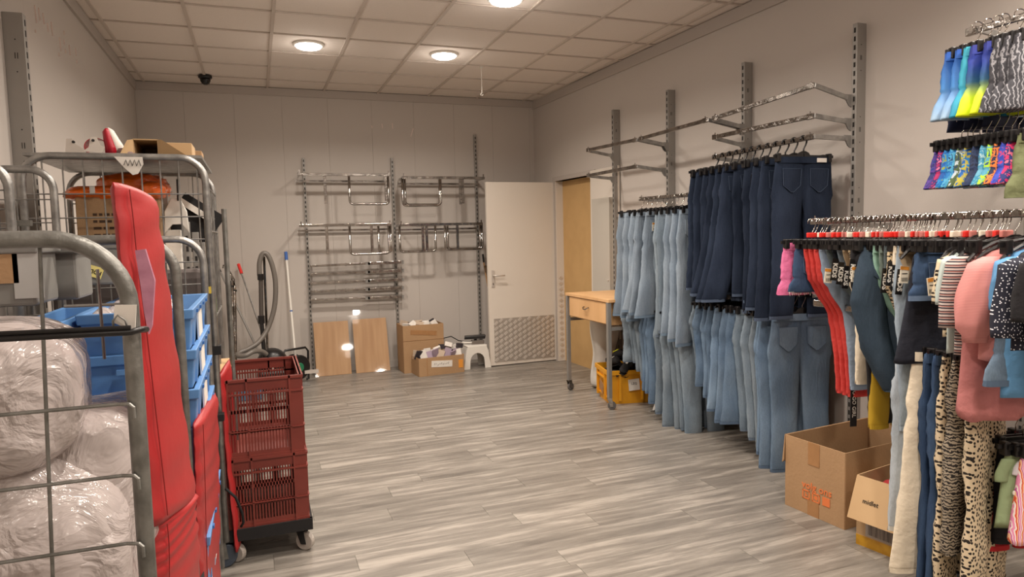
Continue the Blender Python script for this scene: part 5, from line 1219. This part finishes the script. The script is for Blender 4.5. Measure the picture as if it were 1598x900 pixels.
# grey bins above the bags / crates
def bin_(nm, label, c, d, m=GREYB, lip=.02):
    t = thing(nm, label, 'bin', c)
    MB().box((0, 0, 0), d).build('body', m, t, bevel=.008)
    MB().box((0, 0, d[2] / 2 - .012), (d[0] + lip, d[1] + lip, .02)).build('rim', m, t, bevel=.004)
    return t
g1 = bin_('grey_bin', 'grey storage bin with a paper sheet and brown card, seen under the hoop', (-.715, 2.06, 1.43), (.42, .20, .15))
a0, a1 = at(28, 402, y=1.955), at(60, 462, y=1.955)
MB().box(((a0.x + a1.x) / 2, 1.956, 1.432), (.06, .003, .115)).build('paper_sheet', mat('paper_sleeve', (176, 176, 174), .5), g1).location = (.715, -2.06, -1.43)
MB().box((at(8, 410, y=1.955).x, 1.956, 1.455), (.05, .003, .085)).build('brown_card', CARD, g1).location = (.715, -2.06, -1.43)
g2 = bin_('grey_bin', 'middle grey bin with a torn white sticker under the hoop', (-.545, 2.28, 1.425), (.16, .18, .15))
q = at(81, 432, y=2.186); MB().box((q.x, 2.187, q.z), (.016, .003, .085)).build('white_sticker', PAPER, g2).location = (.545, -2.28, -1.425)
g3 = bin_('grey_bin', 'long grey bin with the yellow sticker behind the red panel', (-.545, 2.80, 1.435), (.41, .24, .145), lip=.01)
for k in range(3): MB().box((-.16 + k * .14, -.122, -.005), (.006, .006, .12)).build('groove', mat('grey_bin_dark', (84, 88, 90), .5), g3)
q = at(141, 422, y=2.675) - Vector((-.545, 2.80, 1.435))
MB().box((q.x, -.1235, q.z), (.075, .003, .038), ry=.36).build('yellow_sticker', mat('sticker_yellow', (226, 212, 130), .6), g3)
text_obj('FOLDER', .019, 'lettering', INK, g3, Vector((q.x, -.1255, q.z)), Matrix.Rotation(.36 + PI, 3, 'Y') @ basis((1, 0, 0), (0, 0, 1)), bold=.0004)

# cage C with blue crates
C_ = thing('roll_cage', 'second grey roll cage holding the stack of blue crates', 'roll cage')
CX0, CX1 = -.96, -.19
MB().tube(hoop(-.96, -.212, 2.12, .14, 1.512, .10, 10), .014, 12).build('hoop_frame', GALVD, C_, smooth=True)
MB().tube(hoop(-.98, -.200, 3.02, .14, 1.515, .10, 10), .014, 12).build('hoop_frame', GALV, C_, smooth=True)
cage_base(C_, CX0, -.205, 2.12, 3.02)
for k in range(6): MB().tube([(-.94 + k * .12, 3.01, .18), (-.94 + k * .12, 3.01, 1.50)], .003, 6).build('wire', GALV, C_)
MB().box((-.205, 2.13, .50), (.03, .06, .05)).build('black_clamp', BLACKM, C_)
zc = [1.302, 1.182, 1.062, .945, .82, .60]
def blue_crate(z1, h, label, dx):
    t = thing('storage_crate', label, 'crate', (-.335 + dx * .5, 2.56, z1 - h), .0, 'blue storage crates')
    X, Yd = .30, .66
    def rg(x, y, z): return [(-x / 2, -y / 2, z), (x / 2, -y / 2, z), (x / 2, y / 2, z), (-x / 2, y / 2, z)]
    mb = MB().rings([rg(X * .90, Yd * .94, 0), rg(X * .955, Yd * .97, h - .03), rg(X, Yd, h - .03), rg(X + .006, Yd + .006, h), rg(X - .03, Yd - .03, h), rg(X - .045, Yd - .045, h - .03), rg(X * .84, Yd * .86, .01)]); mb.build('tub', BLUEC, t, bevel=.003)
    for k in range(9): MB().box((X / 2 + .004, -.28 + k * .07, h - .015), (.006, .022, .010)).build('rim_slot', BLUED, t) if k in (1, 3, 5, 7) else None
    for s in (-1, 1): MB().box((X * .45, s * .22, h / 2 - .02), (.014, .02, h - .05)).build('rib', BLUEC, t)
    MB().box((X * .475 + .002, .0, h / 2 - .01), (.003, .13, min(.095, h * .7))).build('label_sheet', PAPER, t)
    MB().box((X * .475 + .001, .0, h / 2 - .01), (.003, .21, min(.105, h * .8))).build('label_pocket', mat('clear_pocket', (168, 184, 206), .2), t)
    MB().box((0, -Yd / 2 - .004, h - .05), (.12, .012, .014)).build('front_handle', BLUEC, t)
    return t
cl = ['topmost blue crate of the stack in the second cage, open at the top', 'second blue crate from the top of the stack', 'third blue crate from the top of the stack', 'fourth blue crate from the top of the stack', 'fifth blue crate, resting above the black clamp', 'lowest blue crate, mostly hidden behind the red panels']
for i in range(6):
    hh = [.125, .12, .12, .12, .12, .26][i]
    blue_crate([1.302, 1.180, 1.060, .940, .820, .60][i], hh if i != 4 else .16, cl[i], .004 * i)
MB().box((-.37, 2.5, .27), (.36, .7, .12)).build('inner_shelf', GALVD, C_)
t = MB().grid(lambda u, v: (-.37 + (u - .5) * .2, 2.5 + (v - .5) * .5, 1.285 + .03 * math.sin(u * 9) * math.sin(v * 11)), 16, 24).build('plastic_wrap', BAG, smooth=True); tag(t, 'crumpled clear plastic wrap in the topmost blue crate', 'wrap')
# second blue crate stack part seen under the grey bins
t = thing('storage_crate', 'blue crate seen through the nearest cage below the yellow sticker', 'crate', (-.555, 2.36, 1.0), .0, 'blue storage crates')
def rg(x, y, z): return [(-x / 2, -y / 2, z), (x / 2, -y / 2, z), (x / 2, y / 2, z), (-x / 2, y / 2, z)]
# (joined into the visual stack: taller tub standing on the lower crate)
MB().rings([rg(.09, .5, 0), rg(.10, .54, .25), rg(.115, .56, .25), rg(.115, .56, .295), rg(.09, .53, .295), rg(.08, .5, .02)]).build('tub', BLUEC, t, bevel=.003)
MB().box((0, -.275, .22), (.06, .014, .012)).build('front_handle', BLUEC, t)
MB().box((0, 0, -.42), (.10, .5, .84)).build('lower_body', BLUED, t)

# red padded panels
def slab_from(nm, label, left, right, thick, bulge=0, m=RED, seam=True, n=26, cat='panel'):
    """left and right: lists of world points (top to bottom); a padded slab with rounded edges"""
    def res(pl, s):
        s *= len(pl) - 1; i = min(int(s), len(pl) - 2); return pl[i].lerp(pl[i + 1], s - i)
    L_, R_ = sm(left, 8), sm(right, 8)
    rings = []
    for j in range(n + 1):
        s = j / n; a, b_ = res(L_, s), res(R_, s); w_ = (b_ - a); wn = w_.normalized(); nn = wn.cross(Vector((0, 0, 1))).normalized()
        if nn.y > 0: nn = -nn
        th = thick * (1 if .01 < s < .99 else .55); ring = []
        K = 12
        for k in range(K + 1):
            u = k / K; e = math.sin(PI * u) ** .35; ring.append(a + w_ * u + nn * (th / 2 * e + bulge * math.sin(PI * u) * .5 + .003 * math.sin(s * 40 + u * 5)))
        for k in range(K, -1, -1):
            u = k / K; e = math.sin(PI * u) ** .35; ring.append(a + w_ * u - nn * (th / 2 * e + .002))
        rings.append(ring)
    t = thing(nm, label, cat, (0, 0, 0))
    MB().rings(rings).build('cover', m, t, smooth=True)
    if seam:
        pts = []
        for j in range(1, n): 
            s = j / n; a, b_ = res(L_, s), res(R_, s); w_ = (b_ - a); nn = w_.normalized().cross(Vector((0, 0, 1))).normalized(); nn = -nn if nn.y > 0 else nn
            pts.append(a + w_ * .10 + nn * (thick / 2 * .93))
        MB().tube(pts, .0012, 5).build('seam', mat('seam_dark_red', (120, 14, 14), .6), t)
    return t
yl, yr_ = 1.66, 1.98
P_ = lambda pts, y: [at(u, v, y=y) for u, v in pts]
t = slab_from('padded_mat', 'tall red vinyl padded panel leaning between the nearest cages, tape on it', P_([(177, 284), (184, 340), (192, 420), (203, 500), (217, 620), (231, 740), (240, 822)], yl), P_([(238, 308), (246, 360), (256, 430), (270, 540), (284, 650), (297, 740), (304, 778)], yr_), .045)
tp = [at(u, v, y=1.68 + .0) for u, v in [(214, 392), (226, 388), (240, 432), (236, 500), (233, 512), (224, 480)]]
tb = MB(); n_ = Vector((.7, -.72, 0))
pl2 = P_([(213, 390), (228, 388)], 1.78) + P_([(242, 434), (238, 500), (233, 513), (226, 478), (221, 440)], 1.78)
tb.add([p + Vector((.012, -.105, 0)) for p in pl2] + [p + Vector((.014, -.103, 0)) for p in pl2], [tuple(range(7)), tuple(range(13, 6, -1))] + [(k, (k + 1) % 7, 7 + (k + 1) % 7, 7 + k) for k in range(7)])
tb.build('tape_strip', mat('lilac_tape', (186, 130, 152), .18, noise=(30, .7, (160, 104, 128)), coat=.6), t)
slab_from('padded_mat', 'lower red vinyl panel folded out under the tall leaning one', P_([(236, 822), (240, 860), (240, 900), (240, 960)], yl + .02), P_([(305, 768), (300, 790), (306, 840), (308, 960)], yr_ - .02), .05)
slab_from('padded_mat', 'red vinyl panel strapped upright to the second cage beside blue crates', P_([(303, 664), (306, 740), (308, 820), (312, 960)], 2.12), P_([(337, 612), (339, 700), (340, 800), (341, 960)], 2.82), .035)
slab_from('padded_mat', 'narrow red vinyl panel hanging beside the brown crates', P_([(343, 585), (349, 660), (358, 760), (369, 862)], 3.30), P_([(359, 560), (365, 640), (371, 720), (381, 800), (374, 850)], 3.42), .022, seam=False)
t = MB().tube([at(352, 762, y=3.2), at(368, 776, y=3.2), at(378, 800, y=3.2), at(380, 815, y=3.22), at(376, 822, y=3.22)], .006, 8).build('strap_loop', BLACKM, smooth=True); tag(t, 'thin black strap curving out from the narrow red panel', 'strap')

# cage B tall mesh cage behind
B = thing('roll_cage', 'tall galvanised mesh roll cage with boxes and orange bags inside', 'roll cage')
BX0, BX1, BY0, BY1 = -.865, -.19, 3.28, 4.05
cage_panel(B, BX0, BX1, BY0, .14, 1.865, .0715, .098, rf=.015, rw=.0032, m=GALV, r=.10)
cage_panel(B, -.87, -.20, BY1, .14, 1.865, .0715, .098, rf=.014, rw=.003, m=GALV, r=.10)
for z in (.25, .65, 1.15, 1.55, 1.75):
    MB().tube([(BX1, BY0, z), (BX1, BY1, z)], .004, 6).build('side_wire', GALV, B)
for k in range(5): MB().tube([(BX1, BY0 + .12 + k * .13, .2), (BX1, BY0 + .12 + k * .13, 1.75)], .003, 6).build('side_wire', GALV, B)
cage_base(B, BX0, BX1, BY0, BY1)
MB().box((BX1 + .005, BY0 + .01, 1.02), (.04, .05, .04)).build('bracket', BLACKM, B); MB().box((BX1 + .005, BY0 - .01, .72), (.035, .05, .03)).build('strap', BLACKM, B)
MB().box((BX1 - .01, BY0 - .017, 1.29), (.018, .002, .03)).build('yellow_sticker', mat('sticker_yellow2', (214, 186, 70), .6), B)
MB().tube([(BX1 + .055, BY0 + .35, .2), (BX1 + .055, BY0 + .35, 1.66)], .012, 8).build('outer_post', GALVD, B)
q = at(202, 256, y=BY0 - .018); MB().hexa([(q.x - .035, BY0 - .02, q.z + .03), (q.x + .05, BY0 - .02, q.z + .03), (q.x + .05, BY0 - .018, q.z + .03), (q.x - .035, BY0 - .018, q.z + .03), (q.x - .06, BY0 - .02, q.z + .03), (q.x + .055, BY0 - .02, q.z + .03), (q.x + .055, BY0 - .018, q.z + .03), (q.x - .06, BY0 - .018, q.z + .03)])
mb = MB(); mb.prism([(-.055, .03), (.05, .03), (.052, .0), (.03, -.04), (.01, -.045), (-.02, -.015)], (q.x, BY0 - .02, q.z), (1, 0, 0), (0, 0, 1), (0, .002, 0)); lbp = mb.build('torn_label', PAPER, B)
mb = MB()
for i in range(4): mb.tube([(q.x - .02 + i * .016, BY0 - .0212, q.z - .005), (q.x - .012 + i * .016, BY0 - .0212, q.z + .018), (q.x - .005 + i * .016, BY0 - .0212, q.z - .008)], .0012, 4)
mb.build('handwriting', INK, lbp)
# contents of B
c0 = at(121, 306, y=3.45); c1 = at(243, 306, y=3.45)
t = carton('cardboard_box', 'printed cardboard box inside the tall mesh cage under orange bags', ((c0.x + c1.x) / 2 - .0, 3.66, 1.38), 0, c1.x - c0.x + .02, .40, c0.z - 1.38)
mb = MB(); rn = random.Random(4)
for r0 in range(7):
    z = .0 + c0.z - 1.38 - .08 - r0 * .03; x = -.10
    while x < .14:
        l_ = rn.uniform(.01, .035)
        mb.box((x + l_ / 2, -.204, z), (l_, .001, .011)); x += l_ + .008
mb.build('printed_lines', mat('print_brown', (70, 50, 36), .8), t)
MB().box((0, 0, c0.z - 1.38 - .01), (c1.x - c0.x, .39, .01)).build('top', CARD, t)
for s in (-1, 1): pass
t = MB().box((0, 0, 0), (.62, .5, 1.2)).build('grey_sack_stack', mat('grey_fabric', (88, 80, 78), .9), bevel=.04); t.location = (-.53, 3.70, .775); tag(t, 'dark grey stack below the printed box inside the tall mesh cage', 'stack')
blob('orange_bag', 'orange plastic bag lying on the printed box at the left', (at(152, 300, y=3.55).x, 3.56, at(152, 303, y=3.55).z), (.12, .12, .035), 2, m=ORNG, sub=4, crease=.12, power=.8)
blob('orange_bag', 'larger orange plastic bag on the printed box, right of centre', (at(208, 292, y=3.6).x, 3.62, at(208, 293, y=3.6).z), (.14, .13, .065), 6, m=ORNG, sub=4, crease=.14, power=.8)
blob('orange_bag', 'small orange plastic bag tip beside the white post in the cage', (at(240, 300, y=3.5).x, 3.48, at(240, 298, y=3.5).z), (.05, .06, .04), 9, m=ORNG, sub=4, crease=.12, power=.8)
t = MB().box((0, 0, 0), (.02, .003, .03)).build('white_price_tag', PAPER); t.location = at(144, 296, y=3.42); tag(t, 'small white price tag on the left orange bag', 'tag')
p = at(256, 330, y=3.5)
for i, (u, hz_) in enumerate([(255, 1.78), (290, 1.6), (303, 1.55), (312, 1.5)]):
    x = at(u, 330, y=3.62 + .05 * i).x
    slotted_post('loose_upright', ['thickest slotted steel upright stored inside the tall mesh cage', 'second slotted steel upright stored in the tall mesh cage', 'third slotted steel upright stored in the tall mesh cage', 'rightmost slotted steel upright stored in the tall mesh cage'][i], x, 3.62 + .05 * i, .18, hz_, 'back', .03, .03 if i else .05)
t = thing('white_bracket', 'white plastic shelf end with a hole hanging in the tall cage', 'bracket', tuple(at(275, 330, y=3.55)))
MB().prism([(-.055, -.10), (-.05, .0), (-.02, .06), (.02, .06), (.045, .0), (.05, -.10), (.02, -.06), (-.02, -.06)], (0, 0, 0), (1, 0, 0), (0, 0, 1), (0, .02, 0)).build('body', WHITEP, t, bevel=.003)
MB().tube([(.01, 0, .05), (.012, .0, .15)], .004, 6).build('cable_tie', BLACK, t)
t = MB().box((0, 0, 0), (.07, .05, .22)).build('white_box', WHITEP, bevel=.004); t.location = at(272, 395, y=3.6); tag(t, 'upright white box at the right inside the tall mesh cage', 'box')
t = MB().box((0, 0, 0), (.22, .02, .24), ry=.6).build('display_board', BLACKM); t.location = at(300, 350, y=3.85); tag(t, 'slanting black board behind the uprights in the tall cage', 'board')
t = MB().box((0, 0, 0), (.26, .02, .03), ry=.62).build('white_strip', WHITEP); t.location = at(296, 322, y=3.83); tag(t, 'slanting white edge strip above the black panel in the cage', 'strip')
# on top of B: shelf grid and things
t = MB().box((0, 0, 0), (.66, .75, .012)).build('top_shelf', GALV); t.location = (-.53, 3.665, 1.872); tag(t, 'flat steel shelf laid across the top of the tall mesh cage', 'shelf')
def opencarton(nm, label, u0, u1, vt, vb, y, dep, rz=0, m=CARDL):
    a = at(u0, vb, y=y); b_ = at(u1, vt, y=y); w_ = b_.x - a.x; h_ = b_.z - a.z
    t = thing(nm, label, 'box', (a.x + w_ / 2, y, 1.880), rz); h_ = b_.z - 1.880
    for n_, c, d in (('top_panel', (0, dep / 2, h_), (w_, dep, .005)), ('bottom_panel', (0, dep / 2, .003), (w_, dep, .005)), ('side_panel', (-w_ / 2, dep / 2, h_ / 2), (.005, dep, h_)), ('side_panel', (w_ / 2, dep / 2, h_ / 2), (.005, dep, h_)), ('back_panel', (0, dep, h_ / 2), (w_, .005, h_))):
        MB().box(c, d).build(n_, m, t)
    return t, w_, h_
t, w_, h_ = opencarton('open_carton', 'open cardboard box lying on its side on top of the tall cage', 209, 246, 218, 246, 3.40, .34)
MB().hexa([(w_ / 2, 0, 0), (w_ / 2 + .12, -.06, 0), (w_ / 2 + .12, -.055, 0), (w_ / 2, .005, 0), (w_ / 2, 0, h_), (w_ / 2 + .015, -.01, h_), (w_ / 2 + .015, -.005, h_), (w_ / 2, .005, h_)]).build('flap', CARDL, t)
MB().hexa([(-w_ / 2 - .05, -.04, 0), (-w_ / 2, 0, 0), (-w_ / 2, .005, 0), (-w_ / 2 - .05, -.035, 0), (-w_ / 2 - .02, -.02, h_ * .9), (-w_ / 2, 0, h_), (-w_ / 2, .005, h_), (-w_ / 2 - .02, -.015, h_ * .9)]).build('flap', CARDL, t)
t = MB().box((0, 0, .045), (.13, .2, .09)).build('closed_carton', CARDL, bevel=.002); t.location = (at(276, 235, y=3.6).x, 3.70, 1.88); tag(t, 'closed light cardboard box on top of the tall cage beside the open one', 'box')
t = MB().box((0, 0, .03), (.08, .15, .07)).build('closed_carton', CARD, bevel=.002); t.location = (at(302, 235, y=3.9).x, 3.93, 1.90); tag(t, 'small brown cardboard box at the back corner atop the tall cage', 'box')
# brackets and folded red/white ribbon
def plate(nm, label, poly, u, v, y, rz, m=ALU, cat='bracket'):
    p = at(u, v, y=y); t = thing(nm, label, cat, (p.x, y, 1.88), rz)
    MB().prism(poly, (0, 0, 0), (1, 0, 0), (0, 0, 1), (0, .004, 0)).build('plate', m, t)
    MB().lathe([(.002, -.003), (.006, -.003), (.006, .007), (.002, .007)], c=(poly[2][0] * .6, 0, poly[2][1] * .8), n=10, axis='Y').build('bolt', DARK, t); return t
plate('shelf_bracket', 'bare steel shelf bracket standing at the left on top of the tall cage', [(-.04, 0), (-.032, .07), (-.01, .072), (.0, .05), (.03, .03), (.035, 0)], 118, 235, 3.40, 0)
plate('shelf_bracket', 'steel shelf bracket in front of the red roll on top of the cage', [(-.055, .01), (-.03, .03), (-.022, .072), (.0, .075), (.012, .04), (.028, .03), (.012, .0), (-.02, .012)], 152, 235, 3.34, .1)
mb = MB(); rings = []
for k in range(25):
    a = k / 24 * 5.4 - .5; rings.append([(.045 * math.cos(a) * s, -.03 + d, .04 + .04 * math.sin(a) * s) for d, s in ((0, 1), (.07, 1), (.07, .94), (0, .94))])
o = mb.rings(rings).build('red_roll', mat('crimson_vinyl', (176, 22, 44), .3)); p = at(152, 232, y=3.45); o.location = (p.x, 3.45, 1.88); tag(o, 'curled crimson vinyl roll on top of the tall cage', 'roll')
p = at(176, 232, y=3.42)
t = thing('folded_ribbon', 'upright folded crimson and white strip on top of the tall cage', 'ribbon', (p.x, 3.42, 1.88))
MB().rings([[(cx + a_ * math.cos(2 * PI * k / 16), .03 * math.sin(2 * PI * k / 16), z) for k in range(16)] for z, cx, a_ in ((0, .0, .03), (.04, -.006, .024), (.08, -.014, .02), (.105, -.018, .017), (.118, -.016, .008))]).build('crimson_fold', mat('crimson_vinyl2', (176, 22, 44), .3), t, smooth=True)
MB().rings([[(cx + a_ * math.cos(2 * PI * k / 16), .012 + .03 * math.sin(2 * PI * k / 16), z) for k in range(16)] for z, cx, a_ in ((0, .03, .035), (.04, .018, .028), (.08, .004, .02), (.115, -.008, .014), (.122, -.01, .006))]).build('white_fold', PAPER, t, smooth=True)
t = MB().lathe([(.001, 0), (.035, 0), (.04, .015), (.03, .035), (.001, .04)], n=18).build('grey_pad', mat('mauve_grey', (140, 118, 116), .7), smooth=True); t.location = (at(196, 238, y=3.42).x, 3.42, 1.88); tag(t, 'mauve grey rounded pad beside the open carton on the cage', 'pad')

# cage D at far left
D = thing('roll_cage', 'mesh roll cage at the left edge behind the nearest cage', 'roll cage')
cage_panel(D, -1.03, at(14, 300, y=2.62).x, 2.62, .14, at(3, 250, y=2.62).z, .045, .06, rf=.0145, rw=.0028, m=GALV, r=.09)
cage_panel(D, -1.03, at(84, 300, y=3.14).x, 3.14, .14, at(40, 264, y=3.14).z, .06, .09, rf=.0145, rw=.0028, m=GALV, r=.08)
cage_base(D, -1.03, -.74, 2.66, 3.12)
q = at(38, 348, y=3.05); MB().box(q, (.045, .03, .022)).build('latch', GALVD, D)

# red-brown crate stack on a black dolly
def slat_crate(nm, label, loc, rz, X, Yd, h, rows):
    t = thing(nm, label, 'crate', loc, rz, 'brown red plastic crates')
    th = .008
    def wall(parent, o, ux, W_, rows_, nslit, split=None):
        o = Vector(o); ux = Vector(ux); nn = ux.cross(Vector((0, 0, 1)))
        fr = MB()
        def bx(u0, u1, z0, z1, d=th, off=0): 
            p = [o + ux * u0 + nn * off, o + ux * u1 + nn * off, o + ux * u1 - nn * d, o + ux * u0 - nn * d]
            fr.hexa([tuple(q + Vector((0, 0, z0))) for q in p] + [tuple(q + Vector((0, 0, z1))) for q in p])
        bx(0, .055, 0, h); bx(W_ - .055, W_, 0, h)
        bx(.0552, W_ - .0552, h - .055, h, th); bx(.0552, W_ - .0552, 0, .03)
        bx(-.006, W_ + .006, h - .012, h, th + .006, .008)          # proud lips
        bx(-.004, W_ + .004, h - .075, h - .067, th, .007)
        bx(-.004, W_ + .004, .0, .012, th, .004)
        for u in (0.055, W_ * .36, W_ - .055): bx(u - .004, u + .004, 0, h, th, .008)
        zs = [.03 + (h - .085) * k / rows_ for k in range(rows_ + 1)]
        for z in zs[1:-1]: bx(.0552, W_ - .0552, z - .008, z + .008)
        bx(0, W_, zs[1] + .0, zs[1] + .003, th, .008)
        fr.build('crate_wall', REDD, parent)
        sl = MB(); n = nslit
        for k in range(n + 1):
            u = .055 + (W_ - .11) * k / n; p = o + ux * u
            a = [p - ux * .0034, p + ux * .0034, p + ux * .0034 - nn * th * .8, p - ux * .0034 - nn * th * .8]
            sl.hexa([tuple(q + Vector((0, 0, .03))) for q in a] + [tuple(q + Vector((0, 0, h - .055))) for q in a])
        q_ = sl.build('slats', REDD, parent); q_['kind'] = 'stuff'
    wall(t, (-X / 2, -Yd / 2, 0), (1, 0, 0), X, rows, 20); wall(t, (X / 2, Yd / 2, 0), (-1, 0, 0), X, rows, 20)
    e_ = th + .0004
    wall(t, (X / 2, -Yd / 2 + e_, 0), (0, 1, 0), Yd - 2 * e_, rows, 28); wall(t, (-X / 2, Yd / 2 - e_, 0), (0, -1, 0), Yd - 2 * e_, rows, 28)
    MB().box((0, 0, .006), (X - .01, Yd - .01, .012)).build('floor_plate', REDD, t)
    return t
CXc = at(422, 700, y=3.32).x
SX, SY = .38, .56
yb_ = 3.33
cx = at(471, 610, y=yb_).x - SX / 2; cy = yb_ + SY / 2
h1 = at(471, 704, y=yb_).z; h0 = at(478, 808, y=yb_).z; h2 = at(468, 584, y=yb_).z
slat_crate('slatted_crate', 'upper brown red slatted plastic crate, open on top', (cx, cy, h1), .0, SX, SY, h2 - h1, 3)
slat_crate('slatted_crate', 'lower brown red slatted plastic crate standing on the black dolly', (cx + .005, cy, h0), .0, SX, SY, h1 - h0, 3)
t = thing('dolly', 'black wheeled dolly under the brown red crates', 'dolly', (cx + .005, cy, 0))
fr = MB()
for s in (-1, 1): fr.box((0, s * (SY / 2 + .004), h0 - .027), (SX + .03, .02, .055)); fr.box((s * (SX / 2 + .006), 0, h0 - .027), (.02, SY + .02, .055))
fr.box((0, 0, h0 - .045), (SX, SY, .01)); fr.build('frame', BLACKM, t)
for s in (-1, 1):
    for s2 in (-1, 1): castor(t, s * (SX / 2 - .035), s2 * (SY / 2 - .05), r=.045, ztop=h0 - .055, wm=mat('wheel_pale', (176, 168, 160), .5), fm=BLACKM, wd=.028, yaw=-.6 if s2 < 0 else .8)
# cardboard pieces between cage B and crates
t = MB().hexa([(-.235, 3.42, .86), (-.14, 3.42, .86), (-.14, 3.75, .90), (-.235, 3.75, .90), (-.235, 3.42, .866), (-.14, 3.42, .866), (-.14, 3.75, .906), (-.235, 3.75, .906)]).build('cardboard_sheet', CARDL); tag(t, 'flat light cardboard sheet lying behind the narrow red panel', 'cardboard')
a = at(318, 466, y=4.25); b_ = at(348, 560, y=4.25)
t = thing('tall_carton', 'tall brown carton with green print behind the tall cage post', 'box', ((a.x + b_.x) / 2 - .06, 4.35, 0))
MB().box((0, 0, a.z / 2), (b_.x - a.x + .12, .16, a.z)).build('carton', CARDL, t, bevel=.002)
MB().box((.0, -.081, a.z - .05), (b_.x - a.x + .121, .002, .10)).build('green_print', GREEN, t)
MB().box((-.05, -.0815, a.z - .14), (.1, .002, .1)).build('green_print', GREEN, t)

# remove templates
for o in list(USED):
    for ch in list(o.children):
        for g in list(ch.children): bpy.data.objects.remove(g)
        bpy.data.objects.remove(ch)
    bpy.data.objects.remove(o)
for k, tm in list(SP.items()): pass
for o in [o for o in COL.objects if o.parent is None and o.type == 'EMPTY' and 'label' not in o]:
    for ch in list(o.children_recursive): bpy.data.objects.remove(ch)
    bpy.data.objects.remove(o)
for o in COL.objects:
    for k in [k for k in o.keys() if k.startswith('_')]: del o[k]
